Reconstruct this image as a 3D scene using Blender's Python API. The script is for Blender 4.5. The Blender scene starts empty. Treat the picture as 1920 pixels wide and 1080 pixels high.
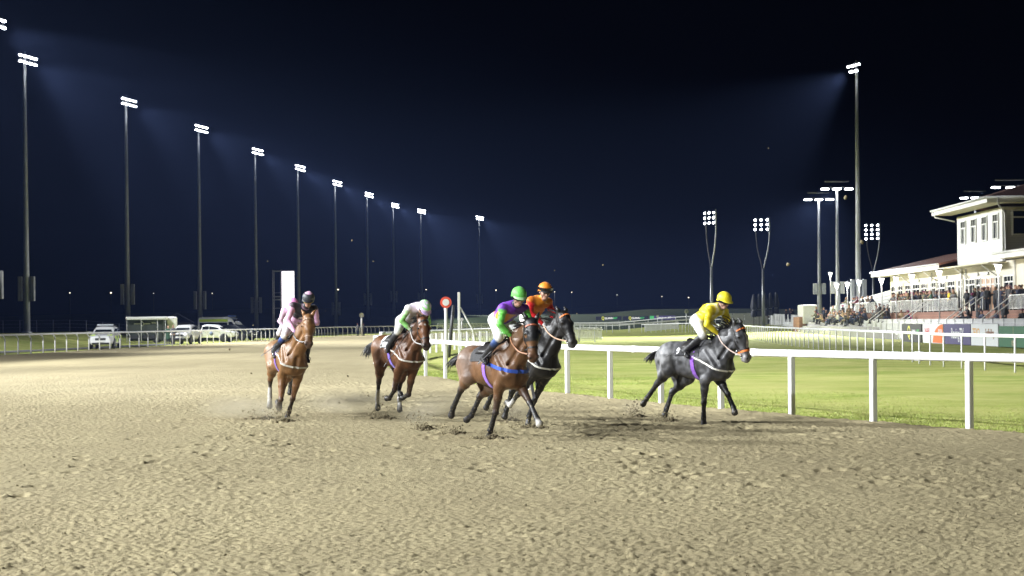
import bpy, bmesh, math, random
import numpy as np
from mathutils import Vector, Matrix, Euler

PI = math.pi
R = math.radians
rnd = random.Random(7)
S = bpy.context.scene
COL = S.collection

# ---------------------------------------------------------------- camera
EYE = 1.8
FPX = 3000.0                      # focal length in pixels of a 1920 wide picture
cam_data = bpy.data.cameras.new('camera')
cam = bpy.data.objects.new('camera', cam_data)
COL.objects.link(cam)
cam_data.sensor_width = 36.0
cam_data.lens = FPX / 1920.0 * 36.0
cam_data.shift_y = 63.0 / 1920.0
cam_data.clip_start = 0.3
cam_data.clip_end = 3000.0
cam.matrix_world = Matrix.Translation((0, 0, EYE)) @ Matrix.Rotation(R(90), 4, 'X') @ Matrix.Rotation(R(-0.5), 4, 'Z')
cam_data.dof.use_dof = True
cam_data.dof.focus_distance = 26.5
cam_data.dof.aperture_fstop = 5.6
S.camera = cam

# ---------------------------------------------------------------- night sky
world = bpy.data.worlds.new('World')
S.world = world
world.use_nodes = True
wn, wl = world.node_tree.nodes, world.node_tree.links
sky = wn.new('ShaderNodeTexSky')
sky.sky_type = 'NISHITA'
sky.sun_disc = False
sky.sun_elevation = R(-4.0)
sky.sun_rotation = R(150)
wl.new(sky.outputs[0], wn['Background'].inputs['Color'])
wn['Background'].inputs['Strength'].default_value = 0.002

S.view_settings.view_transform = 'Standard'
S.view_settings.look = 'None'
S.view_settings.exposure = 0.0
S.view_settings.gamma = 1.0
S.view_settings.use_curve_mapping = False
S.cycles.use_denoising = True
S.cycles.max_bounces = 6
S.cycles.diffuse_bounces = 2
S.cycles.glossy_bounces = 2
S.cycles.transmission_bounces = 4
S.cycles.transparent_max_bounces = 6
S.cycles.volume_bounces = 0
S.cycles.sample_clamp_indirect = 4.0
S.cycles.caustics_reflective = False
S.cycles.caustics_refractive = False

SPOT_POWER = 1.6e5
HAZE_DENSITY = 0.00012
# ---------------------------------------------------------------- small helpers
def V(*a):
    return np.array(a, float)

def unit(v):
    v = np.asarray(v, float)
    return v / (np.linalg.norm(v) + 1e-12)

def sstep(a, b, x):
    t = np.clip((x - a) / (b - a), 0, 1)
    return t * t * (3 - 2 * t)

def gz(x, y):
    """ground height: flat course, rising gently towards the enclosure and beyond the outer rail"""
    x = np.asarray(x, float); y = np.asarray(y, float)
    h = 1.0 * sstep(140, 260, y) * sstep(18, 33, x)
    h = h + 1.1 * sstep(-38, -50, x) * sstep(60, 110, y)
    h = h + 3.4 * sstep(318, 372, y + 0.10 * np.abs(x)) * sstep(150, 60, np.abs(x + 22) * 0.9)
    h = h + 3.0 * sstep(430, 600, y)
    return h

def gzf(x, y):
    return float(gz(x, y))

def at(u, v, d):
    """world point seen at pixel (u, v) of the 1920x1080 photograph, d metres ahead"""
    a = R(0.5); c, s = math.cos(a), math.sin(a)
    x, y = u - 960.0, -(v - 603.0)
    x0, y0 = x * c + y * s, -x * s + y * c
    return Vector((x0 / FPX * d, d, EYE + y0 / FPX * d))

def hash2(ix, iy, seed):
    h = (ix.astype(np.int64) * 374761393 + iy.astype(np.int64) * 668265263 + seed * 974634217) & 0xFFFFFFFF
    h = ((h ^ (h >> 13)) * 1274126177) & 0xFFFFFFFF
    return ((h ^ (h >> 16)) & 0xFFFF) / 65535.0

def vnoise(x, y, seed=0):
    ix, iy = np.floor(x), np.floor(y)
    fx, fy = x - ix, y - iy
    fx = fx * fx * (3 - 2 * fx); fy = fy * fy * (3 - 2 * fy)
    a = hash2(ix, iy, seed); b = hash2(ix + 1, iy, seed)
    c = hash2(ix, iy + 1, seed); d = hash2(ix + 1, iy + 1, seed)
    return (a * (1 - fx) + b * fx) * (1 - fy) + (c * (1 - fx) + d * fx) * fy

def crumbs(x, y, seed=0, size=.62):
    """rounded grains of uneven size: height 0..1 over a jittered cell grid"""
    ix, iy = np.floor(x), np.floor(y); out = np.zeros_like(x)
    for i in (-1, 0, 1):
        for j in (-1, 0, 1):
            cx, cy = ix + i, iy + j
            px = cx + hash2(cx, cy, seed); py = cy + hash2(cx, cy, seed + 7); r = size * (.35 + .75 * hash2(cx, cy, seed + 13))
            d2 = ((x - px) ** 2 + (y - py) ** 2) / (r * r)
            out = np.maximum(out, np.sqrt(np.clip(1 - d2, 0, 1)) * r / size)
    return out

def tag(o, label=None, cat=None, group=None, kind=None):
    if label: o['label'] = label
    if cat: o['category'] = cat
    if group: o['group'] = group
    if kind: o['kind'] = kind
    return o

def empty(name, loc=(0, 0, 0), rz=0.0):
    o = bpy.data.objects.new(name, None)
    COL.objects.link(o)
    o.location = loc
    o.rotation_euler = (0, 0, rz)
    o.empty_display_size = 0.2
    return o

def link_mesh(name, me, mat=None, parent=None):
    o = bpy.data.objects.new(name, me)
    COL.objects.link(o)
    if mat is not None:
        for m in (mat if isinstance(mat, (list, tuple)) else [mat]):
            me.materials.append(m)
    if parent is not None:
        o.parent = parent
    return o

def np_mesh(name, verts, faces, smooth=True, cols=None):
    """verts n x 3, faces m x k arrays (k fixed) -> mesh, quickly"""
    verts = np.asarray(verts, np.float32); faces = np.asarray(faces, np.int32)
    me = bpy.data.meshes.new(name)
    n, (m, k) = len(verts), faces.shape
    me.vertices.add(n); me.vertices.foreach_set('co', verts.ravel())
    me.loops.add(m * k); me.loops.foreach_set('vertex_index', faces.ravel())
    me.polygons.add(m)
    me.polygons.foreach_set('loop_start', np.arange(0, m * k, k, dtype=np.int32))
    me.polygons.foreach_set('loop_total', np.full(m, k, np.int32))
    me.polygons.foreach_set('use_smooth', np.full(m, smooth, bool))
    if cols is not None:
        at_ = me.attributes.new('Col', 'FLOAT_COLOR', 'POINT')
        c4 = np.ones((n, 4), np.float32); c4[:, :3] = cols
        at_.data.foreach_set('color', c4.ravel())
    me.update(calc_edges=True)
    me.validate()
    return me

def copy_tree(o, parent=None):
    c = o.copy(); COL.objects.link(c)
    if parent is not None:
        c.parent = parent
        c.matrix_parent_inverse = o.matrix_parent_inverse
    for ch in list(o.children):
        copy_tree(ch, c)
    return c

class MB:
    """collects simple shapes into ONE mesh object"""
    def __init__(self):
        self.v, self.f, self.mi, self.sm = [], [], [], []
        self.cur = 0
    def add(self, vs, fs, smooth=False):
        b = len(self.v)
        self.v += [tuple(map(float, p)) for p in vs]
        for f in fs:
            self.f.append([b + i for i in f]); self.mi.append(self.cur); self.sm.append(smooth)
        return self
    def box(self, c, s, rot=None, bev=0.0):
        x, y, z = s[0] / 2, s[1] / 2, s[2] / 2
        if bev <= 0:
            vs = [(i * x, j * y, k * z) for i in (-1, 1) for j in (-1, 1) for k in (-1, 1)]
            fs = [(0, 1, 3, 2), (4, 6, 7, 5), (0, 4, 5, 1), (2, 3, 7, 6), (0, 2, 6, 4), (1, 5, 7, 3)]
        else:
            b = min(bev, x * .9, y * .9, z * .9)
            vs = []
            def ring(xx, yy, zz): return [(xx - b, -yy, zz), (xx, -yy + b, zz), (xx, yy - b, zz), (xx - b, yy, zz), (-xx + b, yy, zz), (-xx, yy - b, zz), (-xx, -yy + b, zz), (-xx + b, -yy, zz)]
            vs += [(p[0] * (x - b) / x, p[1] * (y - b) / y, -z) for p in ring(x, y, 0)]
            vs += ring(x, y, -z + b) + ring(x, y, z - b)
            vs += [(p[0] * (x - b) / x, p[1] * (y - b) / y, z) for p in ring(x, y, 0)]
            fs = [tuple(range(7, -1, -1)), tuple(range(24, 32))]
            for r_ in range(3):
                for i in range(8):
                    j = (i + 1) % 8
                    fs.append((r_ * 8 + i, r_ * 8 + j, r_ * 8 + 8 + j, r_ * 8 + 8 + i))
        if rot is not None:
            vs = [rot @ Vector(p) for p in vs]
        vs = [(p[0] + c[0], p[1] + c[1], p[2] + c[2]) for p in vs]
        return self.add(vs, fs)
    def tube(self, path, r, n=8, caps=True, smooth=True, flat=None):
        """path: points; r: radius or list; flat=(normal, ratio) squashes the section"""
        P = [Vector(p) for p in path]
        rr = r if isinstance(r, (list, tuple)) else [r] * len(P)
        vs, fs = [], []
        prev = None
        for i, p in enumerate(P):
            t = (P[min(i + 1, len(P) - 1)] - P[max(i - 1, 0)])
            t = t.normalized() if t.length > 1e-9 else Vector((0, 0, 1))
            if prev is None:
                a = Vector((0, 0, 1)) if abs(t.z) < 0.9 else Vector((1, 0, 0))
                u = t.cross(a).normalized()
            else:
                u = (prev - t * prev.dot(t))
                u = u.normalized() if u.length > 1e-6 else t.orthogonal().normalized()
            prev = u
            w = t.cross(u)
            for k in range(n):
                an = 2 * PI * k / n
                vs.append(p + (u * math.cos(an) + w * math.sin(an)) * rr[i])
        for i in range(len(P) - 1):
            for k in range(n):
                j = (k + 1) % n
                fs.append((i * n + k, i * n + j, (i + 1) * n + j, (i + 1) * n + k))
        self.add(vs, fs, smooth)
        if caps:
            b = len(self.v) - len(vs)
            self.f.append([b + k for k in range(n - 1, -1, -1)]); self.mi.append(self.cur); self.sm.append(False)
            self.f.append([b + (len(P) - 1) * n + k for k in range(n)]); self.mi.append(self.cur); self.sm.append(False)
        return self
    def strip(self, path, width, normal, thick=0.004):
        """flat strap along a path; normal: list of outward normals"""
        P = [Vector(p) for p in path]; vs, fs = [], []
        for i, p in enumerate(P):
            t = (P[min(i + 1, len(P) - 1)] - P[max(i - 1, 0)])
            nn = Vector(normal[i] if isinstance(normal, list) else normal).normalized()
            s = t.cross(nn)
            s = s.normalized() * (width / 2) if s.length > 1e-9 else Vector((0, 0, width / 2))
            vs += [p - s, p + s, p + s * .92 + nn * thick, p - s * .92 + nn * thick]
        for i in range(len(P) - 1):
            for k in range(4):
                j = (k + 1) % 4
                fs.append((i * 4 + k, i * 4 + j, i * 4 + 4 + j, i * 4 + 4 + k))
        fs.append((3, 2, 1, 0)); m = (len(P) - 1) * 4; fs.append((m, m + 1, m + 2, m + 3))
        return self.add(vs, fs, False)
    def lathe(self, prof, n=16, c=(0, 0, 0), smooth=True, rot=None):
        """prof: (radius, z) pairs"""
        vs, fs = [], []
        for r_, z in prof:
            for k in range(n):
                a = 2 * PI * k / n
                vs.append(Vector((r_ * math.cos(a), r_ * math.sin(a), z)))
        for i in range(len(prof) - 1):
            for k in range(n):
                j = (k + 1) % n
                fs.append((i * n + k, i * n + j, (i + 1) * n + j, (i + 1) * n + k))
        fs.append(tuple(range(n - 1, -1, -1))); fs.append(tuple((len(prof) - 1) * n + k for k in range(n)))
        if rot is not None: vs = [rot @ p for p in vs]
        vs = [p + Vector(c) for p in vs]
        return self.add(vs, fs, smooth)
    def prism(self, poly, y0, y1, axis='y'):
        """poly of (x, z) extruded along y"""
        n = len(poly)
        vs = [(x, y0, z) for x, z in poly] + [(x, y1, z) for x, z in poly]
        if axis == 'x':
            vs = [(b, a, c) for a, b, c in vs]
        fs = [tuple(range(n)), tuple(range(2 * n - 1, n - 1, -1))]
        for i in range(n):
            j = (i + 1) % n
            fs.append((i, i + n, j + n, j))
        return self.add(vs, fs)
    def build(self, name, mat=None, parent=None):
        me = bpy.data.meshes.new(name)
        me.from_pydata(self.v, [], self.f)
        me.polygons.foreach_set('material_index', self.mi)
        me.polygons.foreach_set('use_smooth', self.sm)
        bm = bmesh.new(); bm.from_mesh(me); bmesh.ops.recalc_face_normals(bm, faces=bm.faces); bm.to_mesh(me); bm.free()
        me.update()
        return link_mesh(name, me, mat, parent)

# ---------------------------------------------------------------- materials
_mats = {}
def mat(name, col=(.5, .5, .5), rough=.6, metal=0.0, noise=None, bump=None, emit=None, spec=.5, coat=0.0, attr=None, sheen=0.0, objcol=False):
    """noise=(scale, dark factor); bump=(scale, strength, distance)"""
    if name in _mats: return _mats[name]
    m = bpy.data.materials.new(name); m.use_nodes = True
    n, l = m.node_tree.nodes, m.node_tree.links
    b = n['Principled BSDF']
    b.inputs['Base Color'].default_value = (*col, 1)
    b.inputs['Roughness'].default_value = rough
    b.inputs['Metallic'].default_value = metal
    b.inputs['Specular IOR Level'].default_value = spec
    b.inputs['Coat Weight'].default_value = coat
    b.inputs['Coat Roughness'].default_value = .25
    if sheen: b.inputs['Sheen Weight'].default_value = sheen
    src = None
    if attr:
        a = n.new('ShaderNodeAttribute'); a.attribute_name = attr; src = a.outputs['Color']
    if objcol:
        a = n.new('ShaderNodeObjectInfo'); src = a.outputs['Color']
    tc = n.new('ShaderNodeTexCoord')
    if noise:
        nz = n.new('ShaderNodeTexNoise'); nz.inputs['Scale'].default_value = noise[0]; nz.inputs['Detail'].default_value = 5
        l.new(tc.outputs['Object'], nz.inputs['Vector'])
        rp = n.new('ShaderNodeMapRange'); rp.inputs['From Min'].default_value = .3; rp.inputs['From Max'].default_value = .7
        rp.inputs['To Min'].default_value = noise[1]; rp.inputs['To Max'].default_value = 1.0
        l.new(nz.outputs['Fac'], rp.inputs['Value'])
        mx = n.new('ShaderNodeMix'); mx.data_type = 'RGBA'; mx.blend_type = 'MULTIPLY'; mx.inputs['Factor'].default_value = 1
        if src is not None: l.new(src, mx.inputs['A'])
        else: mx.inputs['A'].default_value = (*col, 1)
        l.new(rp.outputs[0], mx.inputs['B'])
        src = mx.outputs['Result']
    if src is not None: l.new(src, b.inputs['Base Color'])
    if bump:
        nb = n.new('ShaderNodeTexNoise'); nb.inputs['Scale'].default_value = bump[0]; nb.inputs['Detail'].default_value = 4
        l.new(tc.outputs['Object'], nb.inputs['Vector'])
        bp = n.new('ShaderNodeBump'); bp.inputs['Strength'].default_value = bump[1]; bp.inputs['Distance'].default_value = bump[2]
        l.new(nb.outputs['Fac'], bp.inputs['Height']); l.new(bp.outputs[0], b.inputs['Normal'])
    if emit:
        b.inputs['Emission Color'].default_value = (*emit[0], 1)
        b.inputs['Emission Strength'].default_value = emit[1]
        m.cycles.emission_sampling = 'NONE'
    _mats[name] = m
    return m

WHITE = mat('white_plastic', (.80, .80, .80), .38, noise=(3, .93))
WHITE_OLD = mat('white_painted_metal', (.74, .74, .72), .45, noise=(4, .88))
GALV = mat('galvanised_steel', (.42, .43, .44), .45, metal=.55, noise=(6, .8))
DARKM = mat('dark_metal', (.05, .05, .055), .5, noise=(5, .8))
BLACK = mat('black_rubber', (.018, .018, .02), .6, noise=(20, .8))
GLASS = mat('dark_window_glass', (.02, .025, .03), .08, spec=.7)
STEEL = mat('bright_steel', (.6, .6, .6), .25, metal=.9)

def fabric(name, col, rough=.75):
    return mat(name, col, rough, noise=(25, .85), bump=(60, .25, .01), sheen=.2)

# text as flat mesh lettering
def lettering(txt, size, mat_, parent, loc, rot, name='lettering', extrude=.004, bold=0.0, align='CENTER', sx=1.0):
    cu = bpy.data.curves.new('txt', 'FONT')
    cu.body = txt; cu.size = size; cu.extrude = extrude; cu.align_x = align; cu.align_y = 'CENTER'; cu.offset = bold
    cu.resolution_u = 3
    o = bpy.data.objects.new('txt', cu); COL.objects.link(o)
    dg = bpy.context.evaluated_depsgraph_get(); dg.update()
    me = bpy.data.meshes.new_from_object(o.evaluated_get(dg))
    bpy.data.objects.remove(o); bpy.data.curves.remove(cu)
    me.materials.clear()
    ob = link_mesh(name, me, mat_, parent)
    ob.location = loc; ob.rotation_euler = rot; ob.scale = (sx, 1, 1)
    return ob

# ---------------------------------------------------------------- implicit bodies (one continuous skin)
class SDF:
    def __init__(self):
        self.p = []; self.c = []
    def rc(self, a, b, ra, rb, k=.04, tag=0):
        self.p.append(('rc', np.asarray(a, float), np.asarray(b, float), ra, rb, k, tag)); return self
    def cut(self, a, b, ra, rb, k=.05):
        self.c.append(('rc', np.asarray(a, float), np.asarray(b, float), ra, rb, k, None)); return self
    def sp(self, a, r, k=.03, tag=0):
        a = np.asarray(a, float); self.p.append(('rc', a, a + 1e-4, r, r, k, tag)); return self
    def el(self, c, r, M=None, k=.05, tag=0):
        self.p.append(('el', np.asarray(c, float), np.asarray(r, float), None if M is None else np.asarray(M, float), 0, k, tag)); return self
    def chain(self, pts, rs, k=.03, tag=0):
        for i in range(len(pts) - 1):
            self.rc(pts[i], pts[i + 1], rs[i], rs[i + 1], k, tag)
        return self
    @staticmethod
    def d(q, P):
        if q[0] == 'rc':
            a, b, ra, rb = q[1], q[2], q[3], q[4]
            ab = b - a; L2 = ab @ ab
            pa = P - a
            t = np.clip((pa @ ab) / L2, 0, 1)
            return np.linalg.norm(pa - t[..., None] * ab, axis=-1) - (ra + (rb - ra) * t)
        p = P - q[1]
        if q[3] is not None: p = p @ q[3].T
        k0 = np.linalg.norm(p / q[2], axis=-1); k1 = np.linalg.norm(p / (q[2] ** 2), axis=-1) + 1e-9
        return k0 * (k0 - 1) / k1
    def box(self, q):
        if q[0] == 'rc':
            m = max(q[3], q[4]); return np.minimum(q[1], q[2]) - m, np.maximum(q[1], q[2]) + m
        m = q[2] if q[3] is None else np.full(3, q[2].max())
        return q[1] - m, q[1] + m
    def val(self, P):
        P = np.asarray(P, float); f = np.full(P.shape[:-1], .3)
        for q in self.p:
            f = self.smin(f, self.d(q, P), q[5])
        for q in self.c:
            f = -self.smin(-f, self.d(q, P), q[5])
        return f
    @staticmethod
    def smin(a, b, k):
        h = np.maximum(k - np.abs(a - b), 0) / k
        return np.minimum(a, b) - h * h * k * .25
    def mesh(self, h):
        lo = np.min([self.box(q)[0] for q in self.p], axis=0) - 3 * h
        hi = np.max([self.box(q)[1] for q in self.p], axis=0) + 3 * h
        n = np.ceil((hi - lo) / h).astype(int) + 1
        f = np.full(tuple(n), .3, np.float64)
        ax = [lo[i] + h * np.arange(n[i]) for i in range(3)]
        for q, sg in [(q, 1) for q in self.p] + [(q, -1) for q in self.c]:
            bl, bh = self.box(q); m = q[5] + 2 * h
            i0 = np.maximum(np.floor((bl - m - lo) / h).astype(int), 0); i1 = np.minimum(np.ceil((bh + m - lo) / h).astype(int) + 1, n)
            s = tuple(slice(i0[i], i1[i]) for i in range(3))
            P = np.stack(np.meshgrid(ax[0][s[0]], ax[1][s[1]], ax[2][s[2]], indexing='ij'), -1)
            f[s] = sg * self.smin(sg * f[s], self.d(q, P), q[5])
        return surface_nets(f, lo, h)
    def weights(self, P, sharp=.02):
        """per point: dict tag -> weight, from distances to the primitives"""
        D = {}
        for q in self.p:
            d = self.d(q, P)
            D[q[6]] = np.minimum(D[q[6]], d) if q[6] in D else d
        tags = list(D); A = np.stack([D[t] for t in tags], 1)
        A = A - A.min(1, keepdims=True)
        W = np.exp(-A / sharp); W /= W.sum(1, keepdims=True)
        return tags, W
    def cast(self, origin, direction, far=1.2, off=.012):
        """walk from far away towards origin until the skin (plus off) is met"""
        o = np.asarray(origin, float); dd = unit(direction)
        ts = np.arange(far, 0, -.006)
        f = self.val(o + ts[:, None] * dd) - off
        i = np.argmax(f < 0)
        if not (f < 0).any(): return o
        return o + ts[i] * dd
    def normal(self, p, e=.01):
        p = np.asarray(p, float)
        Q = p + e * np.array([[1, 0, 0], [-1, 0, 0], [0, 1, 0], [0, -1, 0], [0, 0, 1], [0, 0, -1]])
        v = self.val(Q)
        return unit([v[0] - v[1], v[2] - v[3], v[4] - v[5]])

_EDG = [(0, 1), (2, 3), (4, 5), (6, 7), (0, 2), (1, 3), (4, 6), (5, 7), (0, 4), (1, 5), (2, 6), (3, 7)]
def surface_nets(f, lo, h):
    c = [f[i:f.shape[0] - 1 + i, j:f.shape[1] - 1 + j, k:f.shape[2] - 1 + k] for i in (0, 1) for j in (0, 1) for k in (0, 1)]
    ins = sum((x < 0).astype(np.int8) for x in c)
    act = np.argwhere((ins > 0) & (ins < 8))
    idx = -np.ones(ins.shape, np.int64)
    idx[act[:, 0], act[:, 1], act[:, 2]] = np.arange(len(act))
    cv = np.stack([x[act[:, 0], act[:, 1], act[:, 2]] for x in c], 1)
    off = np.array([(i, j, k) for i in (0, 1) for j in (0, 1) for k in (0, 1)], float)
    acc = np.zeros((len(act), 3)); cnt = np.zeros(len(act))
    for a, b in _EDG:
        x = (cv[:, a] < 0) != (cv[:, b] < 0)
        t = cv[x, a] / (cv[x, a] - cv[x, b])
        acc[x] += off[a] + t[:, None] * (off[b] - off[a]); cnt[x] += 1
    vs = lo + h * (act + acc / cnt[:, None])
    faces = []
    for axis in range(3):
        o1, o2 = [(1, 2), (2, 0), (0, 1)][axis]
        n = list(f.shape)
        sl0 = [slice(1, n[i] - 1) for i in range(3)]; sl1 = list(sl0)
        sl0[axis] = slice(0, n[axis] - 1); sl1[axis] = slice(1, n[axis])
        A, B = f[tuple(sl0)] < 0, f[tuple(sl1)] < 0
        for neg in (True, False):
            e = np.argwhere(A & ~B) if neg else np.argwhere(~A & B)
            if len(e) == 0: continue
            base = e + 1; base[:, axis] -= 1
            def cell(d1, d2):
                q = base.copy(); q[:, o1] -= d1; q[:, o2] -= d2
                return idx[q[:, 0], q[:, 1], q[:, 2]]
            quad = np.stack([cell(1, 1), cell(0, 1), cell(0, 0), cell(1, 0)], 1)
            faces.append(quad if neg else quad[:, ::-1])
    return vs, np.concatenate(faces)
# ================================================================ ground
OUTER = [(-34, -30), (-33, 40), (-32.2, 80), (-31.4, 100), (-30.7, 113), (-29.4, 130), (-28.4, 145), (-27.2, 165), (-26.4, 182), (-24.8, 216), (-23.2, 227), (-19.8, 247), (-13.5, 264), (-4, 283), (12, 300)]
INNER = [(24, 0), (15, 13), (9.6, 22), (7.32, 25.65), (6.22, 27.6), (5.18, 29.7), (4.17, 32.0), (3.19, 34.35), (2.25, 36.8), (1.35, 39.2), (.45, 41.5), (-.45, 43.9), (-1.3, 46.3), (-2.12, 50.6), (-2.87, 53.0), (-3.7, 56), (-6.1, 72), (-6.6, 80), (-6.8, 100), (-6.5, 150), (-5.2, 200), (0, 235), (12, 262)]

def poly_x(poly, y):
    ys = np.array([p[1] for p in poly]); xs = np.array([p[0] for p in poly])
    return np.interp(y, ys, xs)

def resample(poly, step, start=0.0):
    P = [Vector((*p, 0)) for p in poly]; out = []; d = start; acc = 0
    for a, b in zip(P, P[1:]):
        L = (b - a).length
        while d <= acc + L:
            out.append(a + (b - a) * ((d - acc) / L)); d += step
        acc += L
    return out

def smooth_poly(poly, n=8):
    """Catmull-Rom through the points"""
    P = [np.array(p, float) for p in poly]; P = [2 * P[0] - P[1]] + P + [2 * P[-1] - P[-2]]
    out = []
    for i in range(1, len(P) - 2):
        for k in range(n):
            t = k / n
            out.append(tuple(.5 * ((2 * P[i]) + (-P[i - 1] + P[i + 1]) * t + (2 * P[i - 1] - 5 * P[i] + 4 * P[i + 1] - P[i + 2]) * t * t + (-P[i - 1] + 3 * P[i] - 3 * P[i + 1] + P[i + 2]) * t ** 3)))
    out.append(tuple(P[-2]))
    return out

def node_noise(n, l, vec, scale, detail=5, rough=.6):
    z = n.new('ShaderNodeTexNoise'); z.inputs['Scale'].default_value = scale; z.inputs['Detail'].default_value = detail; z.inputs['Roughness'].default_value = rough
    l.new(vec, z.inputs['Vector']); return z.outputs['Fac']

def ramp(n, l, fac, stops):
    r_ = n.new('ShaderNodeValToRGB'); e = r_.color_ramp.elements
    e[0].position, e[0].color = stops[0][0], (*stops[0][1], 1)
    e[1].position, e[1].color = stops[1][0], (*stops[1][1], 1)
    for p, c in stops[2:]:
        q = e.new(p); q.color = (*c, 1)
    l.new(fac, r_.inputs['Fac']); return r_.outputs['Color']

def mixc(n, l, a, b, fac, mode='MIX'):
    m = n.new('ShaderNodeMix'); m.data_type = 'RGBA'; m.blend_type = mode
    for key, v in (('A', a), ('B', b), ('Factor', fac)):
        if isinstance(v, (int, float)): m.inputs[key].default_value = v
        elif isinstance(v, tuple): m.inputs[key].default_value = (*v, 1)
        else: l.new(v, m.inputs[key])
    return m.outputs['Result']

def ground_mat(name, base, fine, bumps, rough=.95, extra=None):
    m = bpy.data.materials.new(name); m.use_nodes = True
    n, l = m.node_tree.nodes, m.node_tree.links
    b = n['Principled BSDF']; b.inputs['Roughness'].default_value = rough; b.inputs['Specular IOR Level'].default_value = .15
    tc = n.new('ShaderNodeTexCoord').outputs['Object']
    c = ramp(n, l, node_noise(n, l, tc, base[0]), base[1])
    for sc, lo, hi, col, amt in fine:
        f = node_noise(n, l, tc, sc, 3)
        mr = n.new('ShaderNodeMapRange'); mr.inputs['From Min'].default_value = lo; mr.inputs['From Max'].default_value = hi; mr.inputs['To Max'].default_value = amt
        l.new(f, mr.inputs['Value']); c = mixc(n, l, c, col, mr.outputs[0])
    if extra: c = extra(n, l, tc, c)
    l.new(c, b.inputs['Base Color'])
    prev = None
    for sc, st, di in bumps:
        bp = n.new('ShaderNodeBump'); bp.inputs['Strength'].default_value = st; bp.inputs['Distance'].default_value = di
        l.new(node_noise(n, l, tc, sc, 4), bp.inputs['Height'])
        if prev: l.new(prev, bp.inputs['Normal'])
        prev = bp.outputs[0]
    if prev: l.new(prev, b.inputs['Normal'])
    return m

# mown grass: alternately rolled bands and worn yellowish patches
def grass_extra(n, l, tc, c):
    mp = n.new('ShaderNodeMapping'); mp.inputs['Scale'].default_value = (.05, .5, 1); l.new(tc, mp.inputs['Vector'])
    f = node_noise(n, l, mp.outputs[0], 1.0, 4)
    mr = n.new('ShaderNodeMapRange'); mr.inputs['From Min'].default_value = .42; mr.inputs['From Max'].default_value = .62; mr.inputs['To Max'].default_value = .55
    l.new(f, mr.inputs['Value'])
    c = mixc(n, l, c, (.48, .45, .16), mr.outputs[0])
    mp2 = n.new('ShaderNodeMapping'); mp2.inputs['Scale'].default_value = (2.2, 10, 1); mp2.inputs['Rotation'].default_value = (0, 0, R(25)); l.new(tc, mp2.inputs['Vector'])
    f2 = node_noise(n, l, mp2.outputs[0], 1.0, 5, .7)
    mr2 = n.new('ShaderNodeMapRange'); mr2.inputs['From Min'].default_value = .52; mr2.inputs['From Max'].default_value = .75; mr2.inputs['To Max'].default_value = .85
    l.new(f2, mr2.inputs['Value'])
    return mixc(n, l, c, (.17, .25, .03), mr2.outputs[0])
GRASS = ground_mat('mown_grass', (.35, [(.34, (.24, .31, .055)), (.66, (.46, .46, .16))]), [(1.2, .5, .75, (.30, .38, .07), .6), (30, .5, .8, (.18, .25, .04), .6)], [(14, .5, .05), (60, .6, .02)], extra=grass_extra)
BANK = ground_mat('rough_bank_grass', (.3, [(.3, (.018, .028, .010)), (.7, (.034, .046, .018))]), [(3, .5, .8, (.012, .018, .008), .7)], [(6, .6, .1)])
def sand_extra(n, l, tc, c):
    # damp and dry strips drawn out along the way the runners go
    mp = n.new('ShaderNodeMapping'); mp.inputs['Rotation'].default_value = (0, 0, R(-12)); mp.inputs['Scale'].default_value = (.55, .09, 1); l.new(tc, mp.inputs['Vector'])
    mr = n.new('ShaderNodeMapRange'); mr.inputs['From Min'].default_value = .40; mr.inputs['From Max'].default_value = .66; mr.inputs['To Max'].default_value = .4
    l.new(node_noise(n, l, mp.outputs[0], 1.0, 5, .65), mr.inputs['Value'])
    return mixc(n, l, c, (.225, .188, .112), mr.outputs[0])
SANDM = ground_mat('track_sand', (.35, [(.3, (.295, .250, .145)), (.7, (.355, .305, .180))]),
                   [(2.6, .56, .75, (.24, .205, .13), .4), (20, .62, .74, (.15, .125, .08), .6), (55, .52, .75, (.20, .17, .11), .55)], [(60, .5, .015), (150, .5, .006)], extra=sand_extra)

def axis(*segs):
    out = []
    for a, b, n in segs: out += list(np.linspace(a, b, n, endpoint=False))
    return np.array(out + [segs[-1][1]])

def grid_mesh(name, X, Y, Z):
    ny, nx = X.shape
    vs = np.stack([X, Y, Z], -1).reshape(-1, 3)
    i = np.arange((ny - 1) * (nx - 1)); r_, c_ = i // (nx - 1), i % (nx - 1); a = r_ * nx + c_
    return np_mesh(name, vs, np.stack([a, a + 1, a + nx + 1, a + nx], 1))

gx = axis((-420, -120, 12), (-120, 120, 120), (120, 420, 12)); gy = axis((-60, 0, 6), (0, 420, 170), (420, 1400, 40))
GX, GY = np.meshgrid(gx, gy)
GZ = gz(GX, GY) - .035 + .06 * (vnoise(GX * .3, GY * .3, 2) - .5) * sstep(20, 60, GY)
onb = (GX > np.interp(GY, [p[1] for p in OUTER], [p[0] for p in OUTER]) - 1) & (GX < np.interp(GY, [p[1] for p in INNER], [p[0] for p in INNER]) + 1) & (GY < 262)
GZ = np.where(onb, np.minimum(GZ, -.10), GZ)
ground = link_mesh('ground', grid_mesh('ground', GX, GY, GZ), [GRASS, BANK])
tag(ground, kind='structure')
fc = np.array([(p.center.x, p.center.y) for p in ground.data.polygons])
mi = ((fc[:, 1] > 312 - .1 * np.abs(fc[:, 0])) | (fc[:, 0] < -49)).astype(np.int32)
ground.data.polygons.foreach_set('material_index', mi)

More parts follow.
